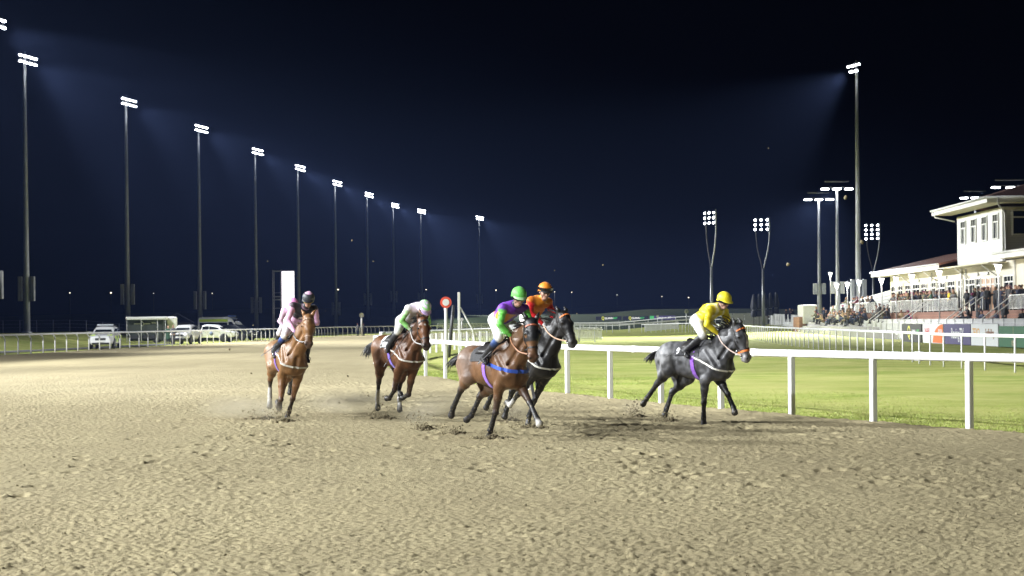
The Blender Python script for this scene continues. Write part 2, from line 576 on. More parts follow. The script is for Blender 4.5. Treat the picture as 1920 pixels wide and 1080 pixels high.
# the sand track: fine lumps where the camera sees them, coarse further off
ty = axis((-20, 9, 12), (9, 16, 420), (16, 28, 400), (28, 42, 200), (42, 70, 140), (70, 262, 120))
fin = axis((-9.5, 9.5, 440))
XO, XI = poly_x(smooth_poly(OUTER), ty), poly_x(smooth_poly(INNER), ty) + .16
half = np.maximum(.42 * ty + 1.5, 6)
rows = []
for k in range(len(ty)):
    lo, hi = max(XO[k], -half[k]), min(XI[k], half[k])
    if hi < lo + .5: lo, hi = XO[k], XI[k]
    rows.append(np.concatenate([np.linspace(XO[k], lo, 8, endpoint=False), np.linspace(lo, hi, 720, endpoint=False), np.linspace(hi, XI[k], 6)]))
TX = np.array(rows); TY = np.repeat(ty[:, None], TX.shape[1], 1)
def sand_height(x, y):
    z = .022 * (vnoise(x * 1.3, y * 1.3, 1) - .5)
    n1 = vnoise(x * 9, y * 9, 11); n2 = vnoise(x * 17 + 3, y * 17, 12); n3 = vnoise(x * 36, y * 36 + 9, 13)
    big = sstep(.62, .95, n1) * sstep(.35, .75, vnoise(x * .8, y * .8, 14))
    strip = .80 + .45 * sstep(.25, .8, vnoise(x * .55 + y * .12, y * .11, 51)) * (.6 + .4 * vnoise(x * 2.2, y * .7, 52))
    return z + strip * (.014 * big + .020 * crumbs(x * 19, y * 19, 41) * (.45 + .55 * n1) + .011 * crumbs(x * 36, y * 36, 43) + .006 * (n3 - .5))
fade = sstep(75, 40, TY)
TZ = sand_height(TX, TY) * (.25 + .75 * fade)
# hoof prints in the lanes the runners have used
rg = np.random.RandomState(31)
for lane_x, y0, y1, n_, sl in ((-3.6, 22, 62, 70, -.12), (-1.2, 18, 60, 80, -.16), (.6, 17, 50, 80, -.2), (2.4, 14, 44, 60, -.24), (-6.0, 16, 60, 50, -.05), (4.2, 12, 34, 50, -.3), (-4.5, 18, 30, 20, 0), (1.5, 18, 28, 25, -.1)):
    for k in range(n_):
        py = y0 + (y1 - y0) * rg.rand(); px = lane_x + (py - 26) * sl + rg.randn() * .35
        r0, r1 = np.searchsorted(ty, (py - .3, py + .3))
        if r1 <= r0: continue
        dd = np.hypot((TX[r0:r1] - px) / .085, (TY[r0:r1] - py) / .11)
        TZ[r0:r1] += -.022 * np.exp(-dd ** 4) + .014 * np.exp(-((dd - 1.45) / .35) ** 2) * (TY[r0:r1] > py - .05)
edge = np.minimum(TX - XO[:, None], XI[:, None] - TX)
TZ = TZ + .035 * sstep(.0, .5, .5 - np.abs(edge - .35)) * (vnoise(TX * 3, TY * 3, 21)) * (edge < 1)
TZ = TZ - .07 * sstep(.12, .0, edge)
track = link_mesh('sand_track', grid_mesh('sand_track', TX, TY, TZ), SANDM)
tag(track, kind='structure')

# loose clods on the sand
ico_v, ico_f = None, None
def ico(sub=1):
    bm = bmesh.new(); bmesh.ops.create_icosphere(bm, subdivisions=sub, radius=1)
    v = np.array([q.co[:] for q in bm.verts]); f = np.array([[w.index for w in q.verts] for q in bm.faces]); bm.free(); return v, f
def lumps(name, pts, rads, mat_, seed, flat=.7):
    v, f = ico(1); rg = np.random.RandomState(seed)
    n = len(pts); vs = np.repeat(v[None], n, 0) * (1 + .35 * (rg.rand(n, len(v), 1) - .5) * 2)
    vs = vs * rads[:, None, None] * np.array([1, 1, flat]) * (.75 + .5 * rg.rand(n, 1, 3))
    vs = vs + pts[:, None, :]
    fs = (f[None] + (np.arange(n) * len(v))[:, None, None]).reshape(-1, 3)
    return link_mesh(name, np_mesh(name, vs.reshape(-1, 3), fs, smooth=True), mat_)
CLOD = mat('damp_sand_clod', (.30, .258, .16), .95, noise=(8, .6), spec=.1)
rg = np.random.RandomState(4)
cy = 9.5 + 42 * rg.rand(4200) ** 1.25; cx = (rg.rand(4200) * 2 - 1) * (.42 * cy + 1)
ok = (cx < poly_x(smooth_poly(INNER), cy) - .1); cx, cy = cx[ok], cy[ok]
cr = .006 + .012 * rg.rand(len(cx)) ** 4
tag(lumps('loose_clods', np.stack([cx, cy, sand_height(cx, cy) + cr * .3], 1), cr, CLOD, 5), kind='stuff')

# grass blades along the inner edge of the turf
def blades(name, n, xfn, y0, y1, h0, h1, mat_, seed):
    rg = np.random.RandomState(seed)
    y = y0 + (y1 - y0) * rg.rand(n) ** 1.3; x = xfn(y, rg)
    a = rg.rand(n) * 2 * PI; h = h0 + (h1 - h0) * rg.rand(n); w = .003 + .005 * rg.rand(n) ; le = rg.randn(n, 2) * .015
    base = np.stack([x, y, gz(x, y) - .04], 1); d = np.stack([np.cos(a), np.sin(a), 0 * a], 1) * w[:, None]
    tip = base + np.stack([le[:, 0], le[:, 1], h], 1)
    vs = np.stack([base - d, base + d, tip], 1).reshape(-1, 3)
    return link_mesh(name, np_mesh(name, vs, np.arange(n * 3).reshape(-1, 3), smooth=False), mat_)
BLADE = mat('grass_blade', (.34, .42, .075), .6, noise=(1.5, .7))
inner_s = smooth_poly(INNER)
tag(blades('turf_grass', 90000, lambda y, r_: poly_x(inner_s, y) + .13 + 7.0 * r_.rand(len(y)) ** 2.2, 21, 60, .012, .038, BLADE, 6), kind='stuff')

# service road behind the outer rail
ROADM = ground_mat('service_road', (.4, [(.3, (.14, .14, .135)), (.7, (.20, .195, .185))]), [(6, .5, .8, (.10, .10, .10), .5)], [(30, .4, .01)])
ry = np.linspace(40, 150, 60); rv, rf = [], []
for q in ry:
    x0 = float(poly_x(OUTER, q)) - 2.6 - .5 * math.sin(q * .08)
    for dx in (0, -1.0, -2.1, -3.2): rv.append((x0 + dx, q, gzf(x0 + dx, q) + .012))
rf = [(i * 4 + k, i * 4 + k + 1, i * 4 + k + 5, i * 4 + k + 4) for i in range(59) for k in range(3)]
tag(link_mesh('service_road', np_mesh('service_road', np.array(rv), np.array(rf)), ROADM), kind='structure')
# ================================================================ floodlights
LAMP = mat('lit_floodlight_lens', (1, 1, 1), .4, emit=((.90, .95, 1.0), 30))
LAMP_DIM = mat('lit_lamp_lens', (1, 1, 1), .4, emit=((1.0, .95, .82), 9))
MAST = mat('grey_mast_steel', (.38, .39, .41), .5, metal=.3, noise=(2, .85))

def spot(name, parent, loc, aim, power, size=80, blend=.4, color=(.95, .98, 1.0), rad=.6, wide=1.0):
    l_ = bpy.data.lights.new(name, 'SPOT'); l_.energy = power; l_.spot_size = R(size); l_.spot_blend = blend; l_.color = color; l_.shadow_soft_size = rad
    o = bpy.data.objects.new(name, l_); COL.objects.link(o); o.parent = parent; o.location = loc
    o.rotation_mode = 'QUATERNION'; o.rotation_quaternion = Vector(aim).to_track_quat('-Z', 'Y'); o.scale = (wide, 1, 1)
    return o

def mast(label, x, y, H_, face, power, n_up=4, n_low=4, size=64, aim_el=-35, cab=True, name='floodlight_mast', group='tall floodlight masts beside the track', lamp=True, fwd=0, wide=1.0, far=0, far_at=(36, 124, 6.5)):
    """face: horizontal direction the lamps point to"""
    z0 = gzf(x, y)
    r_ = empty(name, (x, y, z0)); tag(r_, label, 'floodlight', group)
    f = Vector((face[0], face[1], 0)).normalized(); ab = f.copy(); tw = R(-38 if face[0] > 0 else 30); f = Vector((f.x * math.cos(tw) - f.y * math.sin(tw), f.x * math.sin(tw) + f.y * math.cos(tw), 0)); s_ = (Vector((-f.y, f.x, 0)) + Vector((0, 0, -.16 if face[0] > 0 else .14))).normalized(); up = Vector((0, 0, 1))
    m = MB(); m.tube([(0, 0, -.3), (0, 0, H_ * .25), (0, 0, H_ * .6), (0, 0, H_ + .4)], [.36, .30, .22, .15], 14); m.build('pole', MAST, r_)
    m = MB(); m.lathe([(.55, -.1), (.55, .06), (.45, .10)], 16); m.build('base_plate', GALV, r_)
    if cab:
        for q in (-1, 1):
            m = MB(); m.box((.66 * q, 0, 4.6), (.42, .5, 2.6), bev=.04); m.box((.36 * q, 0, 5.2), (.2, .1, .1)); m.box((.36 * q, 0, 4.0), (.2, .1, .1))
            m.build('control_cabinet', MAST, r_)
    m = MB()
    for k, (n_, zz) in enumerate(((n_up, 0.0), (n_low, -.64))):
        w = (n_ - 1) * .54
        m.tube([f * .5 + s_ * (-w / 2 - .2) + up * (H_ + zz + .1), f * .5 + s_ * (w / 2 + .2) + up * (H_ + zz + .1)], .06, 6); m.tube([up * (H_ + zz), f * .5 + up * (H_ + zz + .1)], .06, 6)
    m.tube([f * .1 + up * (H_ - 1.4), f * .1 + up * (H_ + .6)], .07, 6)
    m.build('crossarm', GALV, r_)
    tilt = R(-55)
    ff = f * math.cos(tilt) + up * math.sin(tilt); uu = up * math.cos(tilt) - f * math.sin(tilt)
    uu = s_.cross(ff).normalized(); M = Matrix((s_, ff, uu)).transposed()
    for n_, zz in ((n_up, 0.0), (n_low, -.64)):
        for k in range(n_):
            c = s_ * ((k - (n_ - 1) / 2) * .54) + f * .80 + up * (H_ + zz)
            b = MB(); b.box(c - ff * .08, (.46, .14, .32), M, .05); b.box(c - ff * .25, (.1, .25, .1), M)
            h_ = b.build('floodlight', DARKM, r_)
            b = MB(); b.box(c + ff * .06, (.43, .09, .27), M, .05); b.build('lens', LAMP, h_)
    if lamp:
        a = R(aim_el)
        spot('floodlight_beam', r_, ab * 1.3 + up * (H_ - .9), ab * math.cos(a) + up * math.sin(a), power, size, .5, wide=wide)
        if far:
            spot('floodlight_beam', r_, ab * 1.3 + up * (H_ - .9), Vector((far_at[0] - x, far_at[1] - y, far_at[2] - 29)), SPOT_POWER * far, 13, .6, wide=2.6)
        if fwd:
            spot('floodlight_beam', r_, ab * 1.3 + up * (H_ - .9), Vector((.52, .85, -.53)), power * fwd, 26, .5, wide=2.2)
    return r_

# the row outside the outer rail: (pixel of the top, pixel height of the lamps)
ROW = [(46, 108), (236, 188), (372, 238), (478, 281), (558, 312), (628, 341), (688, 363), (737, 383), (789, 394), (898, 407)]
MASTS = []
names = ['first', 'second', 'third', 'fourth', 'fifth', 'sixth', 'seventh', 'eighth', 'ninth', 'tenth']
for i, (u, v) in enumerate(ROW):
    h_ = 603 - .00873 * (u - 960); d = FPX * 28.2 / (h_ - v)
    p = at(u, v, d)
    MASTS.append((p.x, p.y))
for i, (x, y) in enumerate(MASTS):
    H_ = 30.0 - gzf(x, y)
    far = i >= 8
    mast('%s mast of the floodlight row beyond the outer rail, counted from the police car end' % names[i] if i < 9 else 'last floodlight mast of the row, standing apart beyond the far bend',
         x, y, H_, (1, -.18 - (.5 if far else 0)), SPOT_POWER * (1.0 if i < 4 else 1.1), far=.62 if i < 3 else 0)
# the row carries on past the edge of the photograph
for k, (yy, xx) in enumerate(((147, -47.62), (113, -53.0), (77, -53.5), (44, -53.8), (12, -54.0), (-20, -54.0))):
    z_ = gzf(xx, yy)
    mast(['floodlight mast cut by the frame edge, only its lamp tips in view', 'floodlight mast level with the car stretch of rail', 'floodlight mast before the bend beside the sand', 'floodlight mast abreast of the galloping horses', 'floodlight mast just short of the horses', 'floodlight mast behind the photographer'][k],
         xx, yy, 30.0 - z_, (1, -.05), SPOT_POWER * (1.0, .8, 1.65, 1.25, 1.15, 1.1)[k], size=64 if k < 1 else 34, aim_el=(-35, -32, -32, -30, -32, -32)[k], far=(.62, .5, 1.1, 1.0, 0, 0)[k], far_at=((36, 124, 6.5), (36, 124, 6.5), (17, 62, 0), (13, 40, 0), 0, 0)[k], wide=1.0 if k < 1 else 2.6, fwd=(0, .9, .6, .7, .7, 1.5)[k])
# tall mast by the stand, lamps turned to the course
pt = at(1606, 124, 177)
mast('tall single floodlight mast behind the terrace', pt.x, pt.y, pt.z - gzf(pt.x, pt.y), (-1, -.45), SPOT_POWER * 1.05, 3, 2, group='floodlight masts on the stand side')

def tee_light(label, u, v, d, w=2.6, power=0):
    p = at(u, v, d); z0 = gzf(p.x, p.y); H_ = p.z - z0
    r_ = empty('tee_floodlight', (p.x, p.y, z0)); tag(r_, label, 'floodlight', 'three-lamp floodlights on the stand side')
    m = MB(); m.tube([(0, 0, -.2), (0, 0, H_ * .35), (0, 0, H_ * .36), (0, 0, H_)], [.30, .26, .20, .13], 12); m.build('pole', MAST, r_)
    m = MB(); m.box((-.5, 0, 5.0), (.5, .4, 1.3), bev=.03); m.box((.5, 0, 5.0), (.5, .4, 1.3), bev=.03); m.build('control_cabinet', GALV, r_)
    m = MB(); m.tube([(-w / 2, 0, H_ + .12), (w / 2, 0, H_ + .12)], .06, 6); m.tube([(-w / 2, 0, H_ + .75), (w / 2, 0, H_ + .75)], .10, 6); m.build('crossarm', DARKM, r_)
    for q in (-1, 0, 1):
        b = MB(); b.box((q * w / 2, 0, H_ + .05), (.9, .45, .16), bev=.04); hh = b.build('floodlight', DARKM, r_)
        b = MB(); b.box((q * w / 2, -.08, H_ - .09), (.86, .5, .14), bev=.04); b.build('lens', LAMP, hh)
    if power:
        spot('floodlight_beam', r_, (-1.0, -1.6, H_ - .3), (-.5, -.7, -1), power, 100, .8)
    return r_
tee_light('three-lamp floodlight pole, shorter of the two by the white roofed shed', 1535, 373, 190, power=SPOT_POWER * .5)
tee_light('three-lamp floodlight pole, taller of the two by the white roofed shed', 1569, 353, 175, power=SPOT_POWER * .5)
tee_light('three-lamp floodlight showing above the tiled roof ridge', 1894, 350, 175, 3.2)
tee_light('three-lamp floodlight half hidden by the tower roof corner', 1828, 370, 190, 2.6)

def fork_light(label, u, v, d, nr, nc, turn=-25):
    p = at(u, v, d); z0 = gzf(p.x, p.y); H_ = p.z - z0
    r_ = empty('fork_floodlight', (p.x, p.y, z0)); tag(r_, label, 'floodlight', 'forked floodlights on the stand side')
    r_.rotation_euler = (0, 0, R(turn))
    m = MB(); m.tube([(0, 0, -.2), (0, 0, H_ * .55)], [.28, .17], 12); m.build('pole', GALV, r_)
    for q in (-1, 1):
        pts = [(0, 0, H_ * .52), (.25 * q, 0, H_ * .60), (.7 * q, 0, H_ * .72), (.95 * q, 0, H_ * .86), (.97 * q, 0, H_ * 1.04)]
        m = MB(); m.tube(smooth3(pts), .10, 8); m.build('fork_arm', GALV if q > 0 else DARKM, r_)
    m = MB()
    for k in range(nr):
        m.tube([(-.97, 0, H_ * 1.02 - k * .75), (.97, 0, H_ * 1.02 - k * .75)], .04, 6)
    m.build('crossbar', DARKM, r_)
    for k in range(nr):
        for c in range(nc):
            x = -1.05 + 1.75 * c / (nc - 1); z = H_ * 1.02 - k * .66
            b = MB(); b.lathe([(.08, -.2), (.19, -.05), (.21, .02)], 12, (x, -.12, z - .1), rot=Matrix.Rotation(R(70), 3, 'X')); hh = b.build('floodlight', DARKM, r_)
            b = MB(); b.lathe([(.16, .0), (.14, .05), (.06, .08)], 12, (x, -.155, z - .11), rot=Matrix.Rotation(R(70), 3, 'X')); b.build('lens', LAMP, hh)
    return r_

def smooth3(pts, n=5):
    P = [np.array(p, float) for p in pts]; P = [2 * P[0] - P[1]] + P + [2 * P[-1] - P[-2]]; out = []
    for i in range(1, len(P) - 2):
        for k in range(n):
            t = k / n
            out.append(.5 * ((2 * P[i]) + (-P[i - 1] + P[i + 1]) * t + (2 * P[i - 1] - 5 * P[i] + 4 * P[i + 1] - P[i + 2]) * t * t + (-P[i - 1] + 3 * P[i] - 3 * P[i + 1] + P[i + 2]) * t ** 3))
    out.append(P[-2]); return out
fork_light('forked floodlight pole above the yellow rider', 1333, 402, 208, 3, 3, -57)
fork_light('forked floodlight pole above the folded umbrellas', 1430, 415, 225, 3, 3)
fork_light('forked floodlight pole beside the tall mast, lamps in four rows', 1637, 425, 240, 4, 3)

# street lamps far off in the dark
FAR_LAMPS = [(131, 549, 330), (208, 549, 350), (288, 550, 360), (398, 550, 380), (634, 543, 400), (740, 557, 420), (799, 543, 380), (930, 544, 420), (1040, 547, 430), (1241, 556, 450), (1291, 558, 460), (1157, 553, 470), (1072, 548, 450)]
WARM = mat('distant_lamp_glow', (1, 1, 1), .4, emit=((1.0, .88, .66), 3))
for i, (u, v, d) in enumerate(FAR_LAMPS):
    p = at(u, v, d); z0 = gzf(p.x, p.y); H_ = max(p.z - z0, 2.0)
    r_ = empty('distant_street_lamp', (p.x, p.y, z0)); tag(r_, 'small distant street lamp glowing in the dark beyond the course', 'street lamp', 'distant street lamps beyond the course')
    m = MB(); m.tube([(0, 0, -.5), (0, 0, H_)], .07, 6); m.build('pole', DARKM, r_)
    rr = (.11, .16, .09)[i % 3]
    m = MB(); m.lathe([(.05, rr), (rr, .05), (rr, -.05), (.05, -rr)], 8, (0, 0, H_)); m.build('lamp', WARM, r_)
# ================================================================ rails and fences
def rail_fence(name, label, path, step, h, rail_r, post_r, group=None, start=0.0, neck=0.0, square=False, rails=(1.0,), max_posts=100, flat=1.0, mat_=None, side=1, posts=None):
    mat_ = mat_ or WHITE
    sp = smooth_poly(path)
    pts = resample(sp, step, start) if posts is None else [Vector((*q, 0)) for q in posts]
    o = empty(name, (pts[0].x, pts[0].y, gzf(pts[0].x, pts[0].y))); tag(o, label, 'fence', group)
    org = Vector(o.location)
    fine = resample(sp, step / 2, 0)
    for rz in rails:
        m = MB()
        vs, fs = [], []
        n = 10
        for i, p in enumerate(fine):
            t = (fine[min(i + 1, len(fine) - 1)] - fine[max(i - 1, 0)]).normalized(); s_ = Vector((-t.y, t.x, 0))
            z = gzf(p.x, p.y) + h * rz
            for k in range(n):
                a = 2 * PI * k / n
                ca, sa = math.cos(a), math.sin(a)
                e = .7                       # rounded box section
                ca = math.copysign(abs(ca) ** e, ca); sa = math.copysign(abs(sa) ** e, sa)
                vs.append(p + s_ * ca * rail_r + Vector((0, 0, z + sa * rail_r * flat)) - org)
        for i in range(len(fine) - 1):
            for k in range(n):
                j = (k + 1) % n; fs.append((i * n + k, i * n + j, (i + 1) * n + j, (i + 1) * n + k))
        fs.append(tuple(range(n))); fs.append(tuple((len(fine) - 1) * n + k for k in range(n)))
        m.add(vs, fs, True); m.build('rail', mat_, o)
    for i, p in enumerate(pts[:max_posts]):
        a, b = pts[max(i - 1, 0)], pts[min(i + 1, len(pts) - 1)]
        t = (b - a).normalized(); s_ = Vector((-t.y, t.x, 0)) * side; z = gzf(p.x, p.y)
        q = p - org; q.z = 0; zz = z - org.z
        m = MB()
        if square:
            M = Matrix((t, Vector((-t.y, t.x, 0)), Vector((0, 0, 1)))).transposed()
            m.box(q + Vector((0, 0, zz + h * .5 - .12)), (post_r * 2, post_r * 2, h - .02 + .2 - rail_r * flat), M, .012)
        elif neck:
            m.tube([q - s_ * neck + Vector((0, 0, zz - .2)), q - s_ * neck + Vector((0, 0, zz + h * .78)), q - s_ * neck * .6 + Vector((0, 0, zz + h * .92)), q + Vector((0, 0, zz + h - rail_r * .5))], post_r, 8)
        else:
            m.tube([q + Vector((0, 0, zz - .2)), q + Vector((0, 0, zz + h - rail_r * flat * .5))], post_r, 8)
        m.build('post', mat_, o)
    if square and posts is not None:
        for a, b in zip(pts[1::2], pts[2::2]):
            c_ = (a + b) / 2; t = (b - a).normalized(); q = c_ - org; q.z = h - org.z
            m = MB(); M = Matrix((t, Vector((-t.y, t.x, 0)), Vector((0, 0, 1)))).transposed(); m.box(q, (.22, rail_r * 2 + .012, rail_r * 2 * flat + .012), M, .03); m.build('joint_sleeve', WHITE_OLD, o)
    return o

rail_fence('running_rail', 'long white rail with bent posts along the outer edge of the sand', [p for p in OUTER if p[1] >= 80], 2.32, 1.24, .062, .045, neck=.22, max_posts=100, side=1)
INNER_RAIL = [p for p in INNER if 11 < p[1] <= 72.5]
rail_fence('running_rail', 'broad white rail on square posts between the sand and the infield turf', INNER_RAIL + [(-6.3, 76)], 2.47, 1.165, .068, .052, square=True, flat=1.05, posts=[(10.75, 20), (9.55, 21.9), (8.43, 23.75)] + [q for q in INNER if 25 < q[1] < 54] + [(-3.5, 55.2), (-4.05, 57.6), (-4.5, 60), (-4.95, 62.4), (-5.35, 64.8), (-5.72, 67.2), (-6.0, 69.6), (-6.15, 72), (-6.28, 75.6)])
MID = [(24, 30), (18.6, 44), (16.7, 52), (16.15, 58), (16.4, 64), (17.0, 70), (18.3, 95), (20.3, 125), (22.5, 152), (23.5, 180), (23, 215), (19, 238)]
rail_fence('running_rail', 'white rail on thin round posts curving across the infield turf below the stand', MID, 2.4, 1.18, .060, .036, max_posts=90)
rail_fence('running_rail', 'white rail crossing the far infield behind the hooded bay', [(5.5, 243), (10, 242), (20, 241), (30, 240)], 2.45, 1.3, .06, .05)
rail_fence('running_rail', 'second far white rail with staggered posts just behind the first', [(4, 250), (10, 249), (20, 248), (28, 247)], 3.6, 1.35, .06, .05, rails=(1.0,))
rail_fence('running_rail', 'double-barred white rail beyond the far infield under the screens', [(-14, 300), (0, 305), (20, 300), (38, 285), (44, 270)], 3.0, 1.45, .07, .06, rails=(1.0, .62))
rail_fence('running_rail', 'white rail running off behind the finish post', [(-6.3, 77), (-5.6, 88), (-4.9, 97), (-3.0, 112), (0, 127), (4, 140)], 2.45, 1.26, .10, .06, square=True, flat=1.1)

def picket(label, path, step, h, w, group=None, name='picket_fence', d=.05, gap_from=.08, tone=None):
    m_ = tone or WHITE
    pts = resample(smooth_poly(path), step)
    o = empty(name, (pts[0].x, pts[0].y, gzf(pts[0].x, pts[0].y))); tag(o, label, 'fence', group); org = Vector(o.location)
    mm = MB(); n = 0; chunk = []
    for i, (a, b) in enumerate(zip(pts, pts[1:])):
        t = (b - a).normalized(); s_ = Vector((-t.y, t.x, 0)); M = Matrix((t, s_, Vector((0, 0, 1)))).transposed()
        z = gzf(a.x, a.y)
        top = h + .05
        p = a - org; p.z = z - org.z
        hw, hd = w / 2, .012
        prof = [(-hw, gap_from), (hw, gap_from), (hw, h - .03), (hw * .5, top), (-hw * .5, top), (-hw, h - .03)]
        vs = [p + t * x + s_ * (-hd - .04) + Vector((0, 0, zz)) for x, zz in prof] + [p + t * x + s_ * (hd - .04) + Vector((0, 0, zz)) for x, zz in prof]
        fs = [tuple(range(6)), tuple(range(11, 5, -1))] + [(k, k + 6, (k + 1) % 6 + 6, (k + 1) % 6) for k in range(6)]
        mm.add(vs, fs)
    mm.build('picket_boards', m_, o)['kind'] = 'stuff'
    for f_ in (.25, .85):
        m = MB(); m.tube([p - org + Vector((0, 0, gzf(p.x, p.y) + h * f_)) for p in pts[::4] + [pts[-1]]], .035, 6); m.build('fence_bar', m_, o)
    for p in pts[::12]:
        m = MB(); m.box((p.x - org.x, p.y - org.y, gzf(p.x, p.y) - org.z + h * .5), (.09, .09, h + .1)); m.build('post', m_, o)
    return o
# enclosure fence along the stand side
PAL = [(29.6, 84), (30.6, 95), (31.4, 108), (32.4, 125), (33.9, 150), (35.6, 180), (37.2, 210), (38.6, 240)]
picket('tall white boarded fence along the front of the terrace steps', PAL, .235, 1.68, .165)
picket('white picket fence on the infield behind the finish post', [(-6.4, 128), (-2.5, 131), (2, 135), (8, 141)], .17, 1.2, .085)
picket('low white barrier of boards in the far infield', [(20.4, 244.5), (25.6, 243.5)], .2, 1.05, .19)
# dark wire fence on the bank
o = empty('wire_fence', (-56, 170, gzf(-56, 170))); tag(o, 'dark wire fence on thin posts near the first floodlight mast', 'fence'); org = Vector(o.location)
for i in range(12):
    x, y = -58.5 + i * 1.75, 178 + i * .4
    m = MB(); m.tube([(x - org.x, y - org.y, gzf(x, y) - org.z - .2), (x - org.x, y - org.y, gzf(x, y) - org.z + 1.35)], .035, 6); m.build('post', GALV, o)
m = MB()
for h_ in (.5, .9, 1.3):
    m.tube([(-58.5 + i * 1.75 - org.x, 178 + i * .4 - org.y, gzf(-58.5 + i * 1.75, 178 + i * .4) - org.z + h_) for i in range(12)], .008, 4)
m.build('wire_mesh', GALV, o)
# ================================================================ the stand and its terrace
CREAM = mat('cream_render_wall', (.66, .62, .50), .8, noise=(1.2, .9), bump=(20, .1, .01))
SIDING = None
def siding_mat():
    m = bpy.data.materials.new('white_lap_siding'); m.use_nodes = True
    n, l = m.node_tree.nodes, m.node_tree.links; b = n['Principled BSDF']
    b.inputs['Roughness'].default_value = .55
    tc = n.new('ShaderNodeTexCoord'); sp = n.new('ShaderNodeSeparateXYZ'); l.new(tc.outputs['Object'], sp.inputs[0])
    mu = n.new('ShaderNodeMath'); mu.operation = 'MULTIPLY'; mu.inputs[1].default_value = 5.6; l.new(sp.outputs['Z'], mu.inputs[0])
    fr = n.new('ShaderNodeMath'); fr.operation = 'FRACT'; l.new(mu.outputs[0], fr.inputs[0])
    bp = n.new('ShaderNodeBump'); bp.inputs['Strength'].default_value = .9; bp.inputs['Distance'].default_value = .05; bp.invert = True
    l.new(fr.outputs[0], bp.inputs['Height']); l.new(bp.outputs[0], b.inputs['Normal'])
    gt = n.new('ShaderNodeMath'); gt.operation = 'GREATER_THAN'; gt.inputs[1].default_value = .92; l.new(fr.outputs[0], gt.inputs[0])
    c = mixc(n, l, (.70, .70, .68), (.46, .46, .45), gt.outputs[0]); l.new(c, b.inputs['Base Color'])
    return m
SIDING = siding_mat()
def tile_mat():
    m = bpy.data.materials.new('red_roof_tiles'); m.use_nodes = True
    n, l = m.node_tree.nodes, m.node_tree.links; b = n['Principled BSDF']; b.inputs['Roughness'].default_value = .85
    tc = n.new('ShaderNodeTexCoord')
    br = n.new('ShaderNodeTexBrick'); br.inputs['Scale'].default_value = 2.2; br.inputs['Color1'].default_value = (.24, .095, .06, 1); br.inputs['Color2'].default_value = (.16, .06, .04, 1); br.inputs['Mortar'].default_value = (.05, .03, .025, 1)
    br.inputs['Mortar Size'].default_value = .04
    mp = n.new('ShaderNodeMapping'); mp.inputs['Rotation'].default_value = (0, 0, R(90)); l.new(tc.outputs['Object'], mp.inputs['Vector']); l.new(mp.outputs[0], br.inputs['Vector'])
    l.new(br.outputs['Color'], b.inputs['Base Color'])
    bp = n.new('ShaderNodeBump'); bp.inputs['Distance'].default_value = .05; l.new(br.outputs['Fac'], bp.inputs['Height']); bp.invert = True; l.new(bp.outputs[0], b.inputs['Normal'])
    return m
TILES = tile_mat()
def brick_mat():
    m = bpy.data.materials.new('brown_brick'); m.use_nodes = True
    n, l = m.node_tree.nodes, m.node_tree.links; b = n['Principled BSDF']; b.inputs['Roughness'].default_value = .9
    tc = n.new('ShaderNodeTexCoord'); mp = n.new('ShaderNodeMapping'); mp.inputs['Rotation'].default_value = (R(90), 0, R(90)); l.new(tc.outputs['Object'], mp.inputs['Vector'])
    br = n.new('ShaderNodeTexBrick'); br.inputs['Scale'].default_value = 4.5; br.inputs['Color1'].default_value = (.26, .13, .085, 1); br.inputs['Color2'].default_value = (.20, .10, .07, 1); br.inputs['Mortar'].default_value = (.3, .26, .22, 1); br.inputs['Mortar Size'].default_value = .015
    l.new(mp.outputs[0], br.inputs['Vector']); l.new(br.outputs['Color'], b.inputs['Base Color']); return m
BRICK = brick_mat()
SOFFIT = mat('cream_soffit', (.58, .54, .38), .7)
FRAME = mat('white_window_frame', (.78, .77, .73), .45)
CONC = mat('terrace_concrete', (.34, .33, .31), .9, noise=(1.5, .8))
LIT_IN = mat('lit_room_behind_glass', (.3, .2, .14), .6, emit=((1.0, .62, .38), .35))
CURT = mat('pale_curtain', (.5, .5, .48), .9)

stand = empty('grandstand', (36, 118, 2.3)); tag(stand, 'cream and white two-storey racecourse stand with red tiled roofs and a square upper room', 'grandstand')
O_ = Vector(stand.location)
def sbox(mb, x0, x1, y0, y1, z0, z1):
    mb.box(((x0 + x1) / 2 - O_.x, (y0 + y1) / 2 - O_.y, (z0 + z1) / 2 - O_.z), (x1 - x0, y1 - y0, z1 - z0)); return mb
WX = 36.2
m = MB(); sbox(m, WX, 46, 100, 153, 1.0, 5.95); m.build('wall', CREAM, stand)
m = MB(); sbox(m, WX - .02, 47, 117.8, 129.8, 5.87, 9.95); upper = m.build('upper_wall', SIDING, stand)
